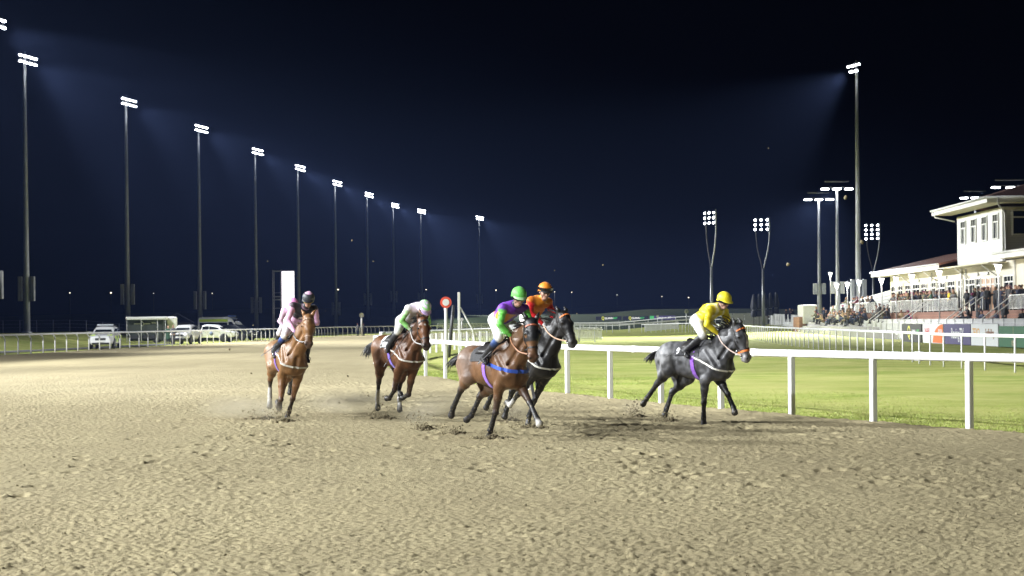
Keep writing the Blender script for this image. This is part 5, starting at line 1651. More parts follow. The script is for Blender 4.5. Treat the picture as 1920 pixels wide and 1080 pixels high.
    b = MB(); b.tube([Q(.01, -.05, -.086), Q(.04, -.13, -.05), Q(.05, -.165, 0), Q(.04, -.13, .05), Q(.01, -.05, .086)], .006, 5)
    b.build('chin_strap', LEATHER_DARK, root)
    return root

def unit_rows(a):
    return a / (np.linalg.norm(a, axis=1, keepdims=True) + 1e-9)
# ================================================================ the field, pose by pose
GOG_DARK = mat('dark_goggles', (.015, .015, .018), .12, spec=.7)
GOG_YELLOW = mat('yellow_goggles', (.40, .34, .02), .15, spec=.7)
ORANGE_STRAP = mat('orange_strap', (.75, .20, .04), .5)
BLUE_STRAP = mat('blue_webbing', (.03, .09, .48), .55, noise=(40, .85))
WHITE_STRAP = mat('white_webbing', (.72, .70, .64), .6, noise=(40, .85))
STICK = mat('whip_grip', (.10, .10, .11), .4)
RUB_RUBBER = mat('rein_rubber', (.32, .14, .06), .6)

def head_place(anchor, ax, al, theta):
    """origin of a horse whose point (ax, al, 0) stands at the given place on the ground"""
    t = R(theta)
    return (anchor[0] - math.sin(t) * ax - math.cos(t) * al, anchor[1] + math.cos(t) * ax - math.sin(t) * al, 0)

def ground_at(u, v):
    a = R(.5); c, s = math.cos(a), math.sin(a)
    x, y = u - 960.0, -(v - 603.0)
    x0, y0 = x * c + y * s, -x * s + y * c
    d = -EYE * FPX / y0
    return (x0 / FPX * d, d)

def whip(label, root_src, a, b):
    r_ = empty('whip', root_src.location); r_.rotation_euler = root_src.rotation_euler
    tag(r_, label, 'riding whip', 'whips in the riders hands')
    a, b = V(*a), V(*b)
    m = MB(); m.tube([a - (b - a) * .12, a, a + (b - a) * .3], [.012, .012, .009], 6); m.build('grip', LEATHER_DARK, r_)
    m = MB(); m.tube([a + (b - a) * .3, b], [.008, .006], 6); m.build('shaft', STICK, r_)
    m = MB(); m.strip([b, b + (b - a) * .12], .02, Vector((0, -1, .2)), .006); m.build('flap', LEATHER_DARK, r_)
    return r_

def rider(j, sit=None):
    """fills in what the photograph hides: the other side mirrors the traced one"""
    for a, b in (('R', 'L'), ('L', 'R')):
        for q in 'SEWkat':
            if a + q not in j and b + q in j:
                x, y, z = j[b + q]; j[a + q] = (x, -y, z)
    return j

def pair(hp, j):
    hp['hands'] = {k: j[k] for k in ('RW', 'LW')}
    hp['feet'] = {k: j[k] for k in ('Rt', 'Lt')}

def cap_plain(c):
    return lambda a, ph, p: c

# ---- the chestnut in front of the outer rail, pink rider
J1 = rider(dict(hip=(.13, .02, 1.86), sh=(.56, .06, 2.10), helm=(.72, .08, 2.32), fd=(.90, -.32, -.42), RS=(.55, -.15, 2.13), LS=(.55, .26, 2.14), RE=(.52, -.21, 1.86), LE=(.50, .36, 1.88),
                RW=(.64, -.09, 1.67), LW=(.66, .10, 1.67), Rk=(.44, -.21, 1.56), Lk=(.44, .27, 1.56), Ra=(.06, -.28, 1.22), La=(.10, .36, 1.22), Rt=(.18, -.28, 1.14), Lt=(.22, .37, 1.14)))
P1 = dict(dz=.06, RF=((.38, -.14, .80), (.47, -.13, .36), (.27, -.12, .22), (.17, -.11, .31)), LF=((.42, .15, .80), (.34, .13, .40), (.20, .12, .13), (.15, .11, .01)),
          RH=((-.30, -.17, .96), (-.56, -.13, .70), (-.60, -.09, .38), (-.58, -.07, .16)), LH=((-.20, .16, .92), (-.42, .13, .66), (-.50, .11, .34), (-.50, .10, .15)), socks=('RH',),
          poll=(1.08, .04, 1.91), muz=(1.24, .07, 1.385), face=(1, -.28, .3), ear=.10, wind=(-.6, .1, 0), tail=((-.6, .2, .0), (-.6, .3, -.5), (-.3, .2, -1)))
pair(P1, J1)
t1 = 22
H1 = make_horse('light chestnut horse galloping ahead of another pink rider, pale breast strap', P1, head_place(ground_at(536, 784), .12, .1, t1), t1, 8, seed=11,
                tack=dict(girth=(.18, .08, .45), breast=(STRAP_PALE, .035, None), bridle=mat('tan_leather', (.30, .19, .12), .5), rein=LEATHER_DARK, cloth=(.03, .03, .04)),
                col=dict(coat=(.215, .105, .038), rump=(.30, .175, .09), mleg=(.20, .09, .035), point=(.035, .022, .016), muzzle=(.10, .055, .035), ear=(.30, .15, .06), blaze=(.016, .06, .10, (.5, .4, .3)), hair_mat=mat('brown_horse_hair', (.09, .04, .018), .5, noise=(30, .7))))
PINK = (.80, .48, .70); BLACKS = (.014, .014, .018)
def fn1(P, x, z, y, wt, c, W, tg):
    m = sstep(.24, .29, x) * sstep(.4, .7, wt); return c * (1 - m[:, None]) + np.array(BLACKS) * m[:, None]
make_jockey('jockey in pink with black yoke and yellow goggles on the light chestnut', J1, dict(torso=PINK, sleeve=PINK, collar=BLACKS, fn=fn1, boottop=(.03, .07, .28), gog=GOG_YELLOW, glove=(.25, .15, .3), peak=(.02, .02, .025),
            cap=lambda a, ph, p: PINK if (ph < .62 and math.cos(a) > .1) or (ph < .3) else (.045, .05, .06)), H1, seed=1)
whip('dark whip carried by the pink rider on the light chestnut', H1, (.60, -.12, 1.60), (-.02, -.44, 1.18))

# ---- bay with white hind socks, rider in pale lilac and green with his head down
J2 = rider(dict(hip=(.28, 0, 1.84), sh=(.82, .02, 2.09), helm=(1.08, .03, 2.10), fd=(.62, .12, -.80), hu=(.7, 0, .7), RS=(.80, -.18, 2.06), LS=(.80, .20, 2.05), RE=(.69, -.27, 1.83), LE=(.72, .27, 1.80),
                RW=(.74, -.10, 1.66), LW=(.84, .12, 1.66), Rk=(.50, -.25, 1.62), Ra=(.22, -.31, 1.33), Rt=(.20, -.32, 1.24)))
P2 = dict(dz=.13, RF=((.32, -.13, .86), (.15, -.13, .50), (-.12, -.11, .33), (-.26, -.1, .33)), LF=((.38, .13, .84), (.24, .13, .42), (.0, .12, .34), (-.10, .11, .43)),
          RH=((-.42, -.17, .99), (-.58, -.13, .64), (-.68, -.11, .30), (-.66, -.1, .10)), LH=((-.06, .16, .92), (-.20, .13, .56), (-.12, .11, .28), (-.08, .1, .10)), socks=('RH', 'LH'),
          poll=(1.02, .02, 1.82), muz=(1.24, .0, 1.30), face=(1, -.16, .35), ear=.04, wind=(-.4, .1, .1), tail=((-.7, -.1, .2), (-.7, -.15, -.3), (-.3, -.2, -1)), tail_len=.62)
pair(P2, J2)
t2 = 29
H2 = make_horse('dark bay horse with two white hind socks, all feet off the ground', P2, head_place(ground_at(752, 781), .2, 0, t2), t2, 2, seed=12,
                tack=dict(girth=(.16, .10, .55), breast=(WHITE_STRAP, .03, None), bridle=LEATHER_DARK, rein=mat('grey_rein', (.3, .29, .28), .6), cloth=(.018, .018, .022), cloth2=(.70, .70, .70), number='2'),
                col=dict(coat=(.125, .050, .019), rump=(.17, .075, .03), neck=(.105, .043, .017), mleg=(.05, .024, .014), point=(.016, .013, .012), muzzle=(.045, .03, .024), blaze=(.022, .08, .14, (.5, .48, .44))))
LILAC = (.82, .75, .86); PGREEN = (.30, .72, .22)
def fn2(P, x, z, y, wt, c, W, tg):
    ua = W[:, tg.index('uparm')] + W[:, tg.index('farm')]
    g_ = sstep(.3, .7, ua) * (.35 + .65 * sstep(2.0, 1.85, P[:, 2])) * sstep(.0, .06, vnoise(P[:, 0] * 9, P[:, 2] * 11, 4) - .25)
    return c * (1 - g_[:, None]) + np.array(PGREEN) * g_[:, None]
make_jockey('jockey in pale lilac with green sleeves, head bowed low, striped cap', J2, dict(torso=LILAC, sleeve=(.62, .78, .55), fn=fn2, breeches=(.70, .70, .68), boottop=(.03, .03, .035), gog=GOG_DARK,
            cap=lambda a, ph, p: PGREEN if (.35 < ph < .55 or 1.05 < ph < 1.22) or (abs(math.sin(a)) < .28 and ph < 1.0) else (.70, .62, .78), peak=(.52, .38, .68)), H2, seed=2)
whip('black whip hanging beside the dark bay with white socks', H2, (.70, -.14, 1.60), (.30, -.38, 1.02))

# ---- bay in a black hood, in the lead, rider in green, purple and orange
J3 = rider(dict(hip=(.18, -.01, 1.84), sh=(.62, -.03, 2.02), helm=(.79, -.05, 2.215), fd=(.93, -.22, -.32), RS=(.61, -.22, 2.0), LS=(.61, .16, 2.0), RE=(.63, -.28, 1.75), LE=(.68, .25, 1.76),
                RW=(.64, -.09, 1.585), LW=(.74, .10, 1.60), Rk=(.58, -.26, 1.55), Ra=(.20, -.31, 1.23), Rt=(.31, -.32, 1.155)))
P3 = dict(dz=.0, RF=((.40, -.13, .79), (.31, -.13, .40), (.12, -.10, .12), (.06, -.085, .01)), LF=((.56, .14, .83), (.88, .13, .57), (1.10, .12, .34), (1.21, .1, .26)), white_hoof=(1, True),
          RH=((-.42, -.18, .93), (-.76, -.13, .71), (-1.03, -.11, .42), (-1.11, -.1, .28)), LH=((-.28, .17, .80), (-.60, .13, .61), (-.82, .11, .30), (-.97, .1, .22)),
          poll=(1.08, .0, 1.765), muz=(1.17, -.02, 1.205), face=(1, -.34, .2), ear=.09, wind=(-.4, .1, 0), tail=((-.9, -.1, .0), (-.9, -.1, -.3), (-.6, 0, -.6)), tail_len=.5)
pair(P3, J3)
t3 = 32
H3 = make_horse('bay horse in a black hood with bright blue breast strap, leading', P3, head_place(ground_at(917, 821), .06, -.085, t3), t3, 2, seed=13,
                tack=dict(girth=(.26, .12, .62), breast=(BLUE_STRAP, .055, -.18), bridle=LEATHER_DARK, brow=mat('red_brown_band', (.35, .10, .05), .5), saddle=LEATHER_DARK, rein=RUB_RUBBER, cloth=(.02, .02, .024)),
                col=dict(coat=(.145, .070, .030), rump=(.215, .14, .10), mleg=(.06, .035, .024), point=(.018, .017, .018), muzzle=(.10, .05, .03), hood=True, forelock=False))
GREEN = (.16, .62, .10); PURP = (.16, .035, .42); ORANGE = (.72, .27, .02)
def fn3(P, x, z, y, wt, c, W, tg):
    m = sstep(.35, .65, wt)
    q = (z < .025) & (y < .03) & (x > .14) & (x < .46) | ((x < .10) & (y < .0))
    cc = np.where(q[:, None], np.array(ORANGE), np.array(PURP))
    return c * (1 - m[:, None]) + cc * m[:, None]
make_jockey('jockey in green sleeves with purple and orange quarters on the hooded bay', J3, dict(torso=PURP, sleeve=GREEN, collar=(.012, .014, .03), fn=fn3, boottop=(.03, .08, .26), gog=GOG_DARK, glove=(.05, .05, .055),
            cap=cap_plain((.16, .60, .12)), peak=(.42, .70, .36)), H3, seed=3)
whip('silver whip held along the shoulder of the hooded bay', H3, (.58, -.14, 1.55), (.30, -.40, 1.19))

# ---- black horse beside it, rider in orange and red
J4 = rider(dict(hip=(.10, 0, 1.88), sh=(.43, -.03, 2.15), helm=(.57, -.04, 2.345), fd=(.90, -.30, -.20), RS=(.42, -.22, 2.15), LS=(.40, .16, 2.13), RE=(.44, -.25, 1.94), LE=(.42, .26, 1.93),
                RW=(.58, -.09, 1.76), LW=(.60, .10, 1.77), Rk=(.44, -.26, 1.58), Ra=(.08, -.31, 1.28), Rt=(.19, -.32, 1.19)))
P4 = dict(dz=.07, RF=((.30, -.13, .82), (-.02, -.13, .55), (-.24, -.13, .36), (-.34, -.12, .41)), LF=((.36, .13, .82), (.10, .13, .45), (-.02, .11, .17), (-.02, .1, .04)), socks=('RF',),
          RH=((-.40, -.17, .90), (-.70, -.13, .66), (-.92, -.11, .38), (-1.0, -.1, .28)), LH=((-.26, .16, .84), (-.55, .13, .58), (-.68, .11, .26), (-.72, .1, .13)),
          poll=(1.00, .02, 1.89), muz=(1.27, .03, 1.385), face=(1, .05, .5), ear=.03, mane_len=1.25, wind=(-.6, .1, .2))
pair(P4, J4)
t4 = 36
H4 = make_horse('black horse with an orange browband galloping beside the hooded bay', P4, head_place(ground_at(1003, 801), .2, .08, t4), t4, 2, seed=14,
                tack=dict(girth=(.05, .05, .06), breast=(STRAP_PALE, .03, None), bridle=LEATHER_DARK, brow=ORANGE_STRAP, rein=mat('tan_rein', (.42, .25, .15), .6), cloth=(.02, .02, .024)),
                col=dict(coat=(.011, .010, .010), rump=(.016, .015, .015), point=(.012, .012, .012), muzzle=(.09, .085, .085), ear=(.015, .014, .014), blaze=(.020, .10, .19, (.22, .19, .17))))
RED = (.62, .015, .02)
make_jockey('jockey in orange with red sleeves and black cap band on the black horse', J4, dict(torso=(.74, .27, .015), sleeve=RED, collar=(.74, .27, .015), breeches=(.60, .56, .54), gog=mat('black_goggles_raised', (.012, .012, .014), .2, spec=.6), gog_up=True, glove=(.5, .5, .5),
            cap=cap_plain((.80, .25, .015)), peak=(.02, .02, .02)), H4, seed=4)

# ---- steel grey by the inner rail, rider all in yellow
J5 = rider(dict(hip=(.09, 0, 1.80), sh=(.50, .0, 1.99), helm=(.645, .01, 2.165), fd=(.93, -.10, -.30), RS=(.48, -.18, 1.97), LS=(.48, .18, 1.96), RE=(.49, -.25, 1.72), LE=(.52, .26, 1.74),
                RW=(.58, -.09, 1.575), LW=(.66, .10, 1.60), Rk=(.40, -.26, 1.53), Ra=(.02, -.31, 1.26), Rt=(.11, -.32, 1.165)))
P5 = dict(dz=.0, RF=((.33, -.13, .76), (.31, -.13, .38), (.285, -.11, .12), (.285, -.10, .0)), LF=((.42, .14, .77), (.62, .13, .53), (.76, .12, .31), (.81, .1, .22)),
          RH=((-.48, -.18, .93), (-.82, -.13, .67), (-1.10, -.11, .40), (-1.20, -.1, .30)), LH=((-.36, .17, .80), (-.70, .13, .52), (-.82, .11, .23), (-.86, .1, .11)),
          poll=(.97, .0, 1.655), muz=(1.13, .04, 1.10), face=(1, .08, .3), ear=.0, mane_len=1.5, wind=(-.3, .1, .45), tail=((-.8, 0, -.05), (-.8, 0, -.4), (-.6, 0, -.7)), tail_len=.42)
pair(P5, J5)
t5 = 40
H5 = make_horse('steel grey horse with a pale blaze and orange nose strap by the inner rail', P5, head_place(ground_at(1320, 797), .285, -.1, t5), t5, 1, seed=15,
                tack=dict(girth=(.24, .08, .50), breast=(WHITE_STRAP, .03, None), bridle=LEATHER_DARK, brow=ORANGE_STRAP, nose=ORANGE_STRAP, rein=mat('pale_rein', (.5, .38, .32), .6), cloth=(.022, .022, .028), cloth2=(.015, .015, .02), numcol=WHITE, number='9'),
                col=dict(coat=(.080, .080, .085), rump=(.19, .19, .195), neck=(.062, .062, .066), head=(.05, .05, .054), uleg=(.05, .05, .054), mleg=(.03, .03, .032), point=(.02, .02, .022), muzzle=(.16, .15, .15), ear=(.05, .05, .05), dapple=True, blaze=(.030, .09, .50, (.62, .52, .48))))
YEL = (.80, .66, .02)
def fn5(P, x, z, y, wt, c, W, tg):
    m = sstep(.5, .8, wt) * sstep(.28, .34, x) * sstep(.04, .07, np.abs(y)) * sstep(.125, .10, np.abs(y))
    return c * (1 - m[:, None]) + np.array((.80, .74, .42)) * m[:, None]
make_jockey('jockey all in yellow standing tall on the steel grey horse', J5, dict(torso=YEL, sleeve=YEL, collar=(.05, .03, .04), fn=fn5, breeches=(.66, .66, .65), boottop=(.014, .014, .016), gog=GOG_DARK,
            cap=cap_plain((.82, .70, .02)), peak=(.80, .68, .03)), H5, seed=5)
whip('long black whip across the saddle of the steel grey', H5, (.52, -.14, 1.55), (-.20, -.42, 1.20))

# ---- the sixth runner, mostly hidden behind the chestnut
J6 = rider(dict(hip=(.15, 0, 1.86), sh=(.60, .0, 2.10), helm=(.80, .0, 2.27), fd=(.9, .1, -.45), RS=(.58, -.18, 2.08), RE=(.58, -.26, 1.84), RW=(.66, -.10, 1.66), Rk=(.46, -.26, 1.57), Ra=(.10, -.31, 1.27), Rt=(.2, -.32, 1.18)))
P6 = dict(dz=.06, RF=((.38, -.13, .82), (.60, -.13, .55), (.45, -.12, .33), (.36, -.11, .38)), LF=((.42, .13, .82), (.40, .13, .42), (.28, .12, .15), (.24, .11, .02)),
          RH=((-.30, -.17, .94), (-.52, -.13, .66), (-.56, -.10, .36), (-.54, -.1, .16)), LH=((-.2, .16, .90), (-.42, .13, .64), (-.5, .11, .34), (-.5, .10, .15)),
          poll=(1.02, -.06, 1.80), muz=(1.17, -.16, 1.27), face=(1, -.35, .35), ear=.06, wind=(-.5, .1, 0))
pair(P6, J6)
t6 = 12
h6 = at(531, 640, 36.0)
H6 = make_horse('brown horse mostly hidden behind the light chestnut, only its head showing', P6, (h6.x - math.sin(R(t6)) * 1.1 + .14 * math.cos(R(t6)), 36.0 + math.cos(R(t6)) * 1.1, 0), t6, 3, seed=16, detail=.016,
                tack=dict(girth=(.05, .05, .06), bridle=LEATHER_DARK, cloth=(.03, .03, .03)),
                col=dict(coat=(.16, .085, .045), mleg=(.05, .03, .02), point=(.02, .018, .016), muzzle=(.07, .05, .04)))
make_jockey('jockey in pink with a pink cap hidden behind the light chestnut', J6, dict(torso=PINK, sleeve=(.74, .52, .66), gog=GOG_DARK, breeches=(.74, .72, .72), cap=cap_plain((.74, .28, .58)), peak=(.7, .3, .55)), H6, seed=6, h=.012)
# ================================================================ spectators
def person_mesh(name, pose, h=.030, hat=None, hair=(.06, .04, .025), skirt=False):
    """adult of 1.74 m, facing +x; colours: red channel marks coat, the rest fixed"""
    s = SDF()
    hz, sz = .92, 1.42
    lean = pose.get('lean', 0.0)
    sit = pose.get('sit', False)
    if sit: hz, sz = .48, 1.0
    hip = V(0, 0, hz); sh = V(lean, 0, sz - abs(lean) * .25); ax = unit(sh - hip)
    s.rc(hip + V(0, 0, -.06), hip + ax * .12, .155, .15, .06, 'coat')
    for q in (-1, 1):
        s.rc(hip + V(0, .07 * q, 0), sh + V(0, .10 * q, -.08), .12, .125, .06, 'coat')
        s.rc(sh + V(0, 0, -.02), sh + V(0, .17 * q, -.03), .09, .075, .05, 'coat')
        E, W = pose['arm'][0 if q < 0 else 1]
        S_ = sh + V(0, .18 * q, -.03)
        e = S_ + V(E[0], E[1] * q, E[2]); w = e + V(W[0], W[1] * q, W[2])
        s.rc(S_, e, .068, .056, .03, 'coat'); s.rc(e, w, .056, .042, .02, 'coat')
        d = unit(w - e); s.rc(w + d * .02, w + d * .09, .036, .03, .01, 'skin')
        for k in range(4): s.rc(w + d * .08 + V(0, 0, (k - 1.5) * .016), w + d * .15 + V(.01, 0, (k - 1.5) * .018 - .02), .012, .010, .01, 'skin')
        s.rc(w + d * .05, w + d * .09 + V(.02, -.03 * q, .02), .013, .011, .01, 'skin')
        hp = hip + V(0, .095 * q, -.04)
        if sit:
            kn = V(.42, .13 * q, .46); an = V(.46, .12 * q, .08)
        else:
            st = pose.get('step', .0) * q; kn = V(.02 + st, .10 * q, .48); an = V(st * 1.3, .11 * q, .09)
        s.rc(hp, kn, .105, .07, .04, 'coat' if skirt else 'legs'); s.rc(kn, an, .068, .05, .03, 'legs')
        s.rc(an + V(-.03, 0, -.03), an + V(.17, .02 * q, -.05), .048, .036, .02, 'shoe')
    if pose.get('long'):
        s.rc(hip, hip + V(0, 0, -.32), .17, .19, .06, 'coat')
    nk = sh + ax * .06; fd = unit(V(1, pose.get('turn', 0), pose.get('nod', -.1))); hc = nk + V(.03, 0, .155); u = V(0, 0, 1)
    s.rc(sh + ax * .0, nk + V(.01, 0, .05), .065, .05, .03, 'coat' if pose.get('scarf') else 'skin')
    s.el(hc, (.085, .075, .115), k=.02, tag='skin'); s.rc(hc + fd * .08 + V(0, 0, -.01), hc + fd * .10 + V(0, 0, -.035), .014, .016, .012, 'skin'); s.sp(hc + fd * .06 + V(0, 0, -.085), .04, .02, 'skin')
    s.el(hc + V(-.018, 0, .035) - fd * .02, (.098, .086, .10), k=.012, tag='hat' if hat else 'hair')
    if skirt: s.rc(hc - fd * .06, hc - fd * .08 + V(0, 0, -.16), .075, .055, .02, 'hair')
    if hat == 'cap': s.el(hc + V(.03, 0, .10) + fd * .03, (.135, .10, .03), k=.02, tag='hat')
    if hat == 'brim': s.el(hc + V(0, 0, .07), (.16, .14, .02), k=.02, tag='hat')
    if hat == 'bobble': s.sp(hc + V(-.02, 0, .16), .045, .02, 'hat')
    vs, fs = s.mesh(h)
    tags, W = s.weights(vs, .008)
    # per point: r = share of coat, g = share of trousers, b = share of hat; skin, hair and shoes keep a colour of their own in a second layer
    tab = dict(skin=SKIN, hair=hair, shoe=(.02, .018, .016), coat=(0, 0, 0), legs=(0, 0, 0), hat=(0, 0, 0))
    col = sum(W[:, i:i + 1] * np.array(tab[t]) for i, t in enumerate(tags))
    msk = np.zeros((len(vs), 3))
    for i, t in enumerate(tags):
        if t in ('coat', 'legs', 'hat'): msk[:, ('coat', 'legs', 'hat').index(t)] = W[:, i]
    me = np_mesh(name, vs, fs, cols=col)
    a = me.attributes.new('Mask', 'FLOAT_COLOR', 'POINT'); c4 = np.ones((len(vs), 4), np.float32); c4[:, :3] = msk; a.data.foreach_set('color', c4.ravel())
    me.materials.append(PEOPLE)
    return me

def people_mat():
    m = bpy.data.materials.new('clothed_people'); m.use_nodes = True
    n, l = m.node_tree.nodes, m.node_tree.links; b = n['Principled BSDF']; b.inputs['Roughness'].default_value = .75
    a = n.new('ShaderNodeAttribute'); a.attribute_name = 'Col'; k = n.new('ShaderNodeAttribute'); k.attribute_name = 'Mask'
    sp = n.new('ShaderNodeSeparateColor'); l.new(k.outputs['Color'], sp.inputs[0])
    oi = n.new('ShaderNodeObjectInfo')
    legs = ramp(n, l, oi.outputs['Random'], [(0, (.02, .022, .03)), (.3, (.03, .045, .09)), (.6, (.05, .045, .04)), (.8, (.015, .015, .017))])
    hat = ramp(n, l, oi.outputs['Random'], [(0, (.03, .03, .035)), (.35, (.16, .02, .03)), (.6, (.05, .06, .08)), (.85, (.25, .03, .12))])
    c = mixc(n, l, a.outputs['Color'], oi.outputs['Color'], sp.outputs[0]); c = mixc(n, l, c, legs, sp.outputs[1]); c = mixc(n, l, c, hat, sp.outputs[2])
    l.new(c, b.inputs['Base Color'])
    tc = n.new('ShaderNodeTexCoord'); bp = n.new('ShaderNodeBump'); bp.inputs['Strength'].default_value = .5; bp.inputs['Distance'].default_value = .03
    l.new(node_noise(n, l, tc.outputs['Object'], 14), bp.inputs['Height']); l.new(bp.outputs[0], b.inputs['Normal'])
    return m
PEOPLE = people_mat()
down = ((-.02, .06, -.29), (.06, .01, -.25)); pocket = ((-.06, .10, -.28), (.14, -.10, -.16)); lean_ = ((.16, .08, -.24), (.22, -.08, .03)); hold = ((.02, .08, -.28), (.18, -.10, .12)); phone = ((.10, .06, -.24), (.12, -.10, .26))
VAR = dict(
    standing=[person_mesh('body', dict(arm=(pocket, pocket), nod=-.1)), person_mesh('body', dict(arm=(down, hold), turn=.3, scarf=True), hat='cap'), person_mesh('body', dict(arm=(hold, hold), turn=-.4, long=True), hair=(.20, .12, .05), skirt=True),
              person_mesh('body', dict(arm=(down, pocket), step=.08), hat='bobble'), person_mesh('body', dict(arm=(phone, phone), nod=-.4), hair=(.02, .015, .012)), person_mesh('body', dict(arm=(hold, down), turn=.6, long=True), hat='brim')],
    leaning=[person_mesh('body', dict(arm=(lean_, lean_), lean=.20, nod=-.1)), person_mesh('body', dict(arm=(lean_, lean_), lean=.26, turn=.4, scarf=True), hat='cap'), person_mesh('body', dict(arm=(lean_, hold), lean=.16, turn=-.3), hair=(.22, .13, .06), skirt=True)],
    sitting=[person_mesh('body', dict(arm=(hold, hold), sit=True, lean=.12)), person_mesh('body', dict(arm=(lean_, lean_), sit=True, lean=.22, nod=-.3), hat='cap'), person_mesh('body', dict(arm=(pocket, hold), sit=True, turn=.4), hair=(.18, .10, .05), skirt=True)])
COATS = dict(black=(.018, .018, .02), navy=(.022, .028, .06), olive=(.10, .095, .05), grey=(.13, .13, .135), brown=(.12, .08, .05), camel=(.34, .25, .14), maroon=(.12, .015, .03), cream=(.52, .50, .44), yellow=(.75, .55, .02), magenta=(.55, .02, .30), charcoal=(.04, .04, .045), green=(.03, .08, .045))
used_labels = {}
WORDS = dict(standing='standing', leaning='leaning', sitting='seated')
ORD = ['first', 'second', 'third', 'fourth', 'fifth', 'sixth', 'seventh', 'eighth', 'ninth', 'tenth', 'eleventh', 'twelfth', 'thirteenth', 'fourteenth', 'fifteenth', 'sixteenth', 'seventeenth', 'eighteenth', 'nineteenth', 'twentieth', 'twenty-first', 'twenty-second', 'twenty-third', 'twenty-fourth', 'twenty-fifth', 'twenty-sixth', 'twenty-seventh', 'twenty-eighth', 'twenty-ninth', 'thirtieth', 'thirty-first', 'thirty-second', 'thirty-third', 'thirty-fourth']
def spectator(u, x, z, kind, coat, rz, where, group='spectators on the terrace', var=None, sc=1.0, y=None, label=None):
    y = x * FPX / (u - 960) if y is None else y
    me = VAR[kind][rnd.randrange(len(VAR[kind])) if var is None else var]
    o = bpy.data.objects.new('person', me); COL.objects.link(o)
    o.location = (x, y, z); o.rotation_euler = (0, 0, rz); s_ = sc * rnd.uniform(.95, 1.05); o.scale = (s_, s_, s_)
    c = COATS[coat]; o.color = (c[0], c[1], c[2], 1)
    key = (where,); used_labels[key] = used_labels.get(key, 0) + 1; k = used_labels[key] - 1
    tag(o, label or 'person %s in %s coat, %s %s' % (WORDS[kind], coat, ORD[min(k, 33)], where), 'person', group)
    return o
TRK = PI                                         # facing the course
# along the terrace railing, from the shed end to the near end
row = [('grey', 1677), ('maroon', 1686), ('olive', 1693), ('black', 1699), ('olive', 1706), ('brown', 1713), ('navy', 1719), ('black', 1726), ('olive', 1733), ('black', 1738), ('camel', 1744), ('green', 1750), ('navy', 1756), ('black', 1761), ('olive', 1768), ('brown', 1774), ('yellow', 1780), ('navy', 1788)]
for c, u in row:
    spectator(u, 35.45 + rnd.uniform(0, .25), 2.3, rnd.choice(['leaning', 'standing', 'standing']), c, TRK + rnd.uniform(-.5, .9), 'along the terrace railing from the shed end')
for c, u in (('black', 1684), ('navy', 1703), ('grey', 1722), ('charcoal', 1741), ('maroon', 1757), ('black', 1772)):
    spectator(u, 35.95 + rnd.uniform(0, .15), 2.3, 'standing', c, TRK + rnd.uniform(-.8, .8), 'of the back row behind the terrace railing')
for u in sorted(1674 + 118 * rnd.random() for i in range(26)):
    spectator(u, rnd.uniform(35.3, 36.05), 2.3, rnd.choice(['standing', 'standing', 'leaning']), rnd.choice(['black', 'navy', 'olive', 'charcoal', 'brown', 'grey', 'black']), TRK + rnd.uniform(-.9, .9), 'in packed window rows from shed end')
for u in sorted(1808 + 110 * rnd.random() for i in range(16)):
    spectator(u, rnd.uniform(35.2, 35.95), 2.3, 'standing', rnd.choice(['black', 'navy', 'charcoal', 'black', 'olive']), TRK + rnd.uniform(-1.2, 1.2), 'between glass doors and near railing')
for u in sorted(1550 + 112 * rnd.random() for i in range(22)):
    spectator(u, rnd.uniform(33.6, 34.8), rnd.uniform(1.0, 1.45), rnd.choice(['sitting', 'standing', 'sitting']), rnd.choice(['black', 'navy', 'charcoal', 'brown', 'grey', 'olive']), TRK + rnd.uniform(-.8, .8), 'on crowded far steps from brick wall')
# group at the glass doors with their backs turned
for c, u, dx in (('black', 1813, 35.3), ('navy', 1823, 34.9), ('black', 1835, 35.5), ('navy', 1845, 35.3), ('charcoal', 1852, 35.9), ('black', 1871, 35.5), ('navy', 1877, 35.2)):
    spectator(u, dx, 2.3 if dx > 35 else 1.9, 'standing', c, rnd.uniform(-.6, .6), 'of the group by the glass doors')
for c, u in sorted((('black', 1890), ('cream', 1896), ('camel', 1911), ('black', 1917), ('olive', 1906)), key=lambda q: q[1]):
    spectator(u, 35.4 + rnd.uniform(0, .3), 2.3, 'leaning' if c in ('camel', 'cream') else 'standing', c, TRK + rnd.uniform(-.7, .7), 'at the near end railing')
# people on the steps below
for c, u, k, x, z in sorted((('black', 1883, 'standing', 34.0, .95), ('black', 1917, 'standing', 33.6, .55), ('navy', 1847, 'sitting', 34.2, 1.0), ('black', 1818, 'sitting', 34.3, 1.35), ('black', 1836, 'standing', 34.3, 1.0), ('camel', 1692, 'sitting', 34.4, 1.2), ('navy', 1703, 'sitting', 34.2, 1.1), ('magenta', 1708, 'sitting', 34.5, 1.15), ('camel', 1789, 'sitting', 34.2, .55), ('grey', 1805, 'sitting', 34.4, 1.35), ('navy', 1870, 'sitting', 34.2, .95)), key=lambda q: q[1]):
    spectator(u, x, z, k, c, TRK + rnd.uniform(-.4, 1.0), 'on the steps below the stand')
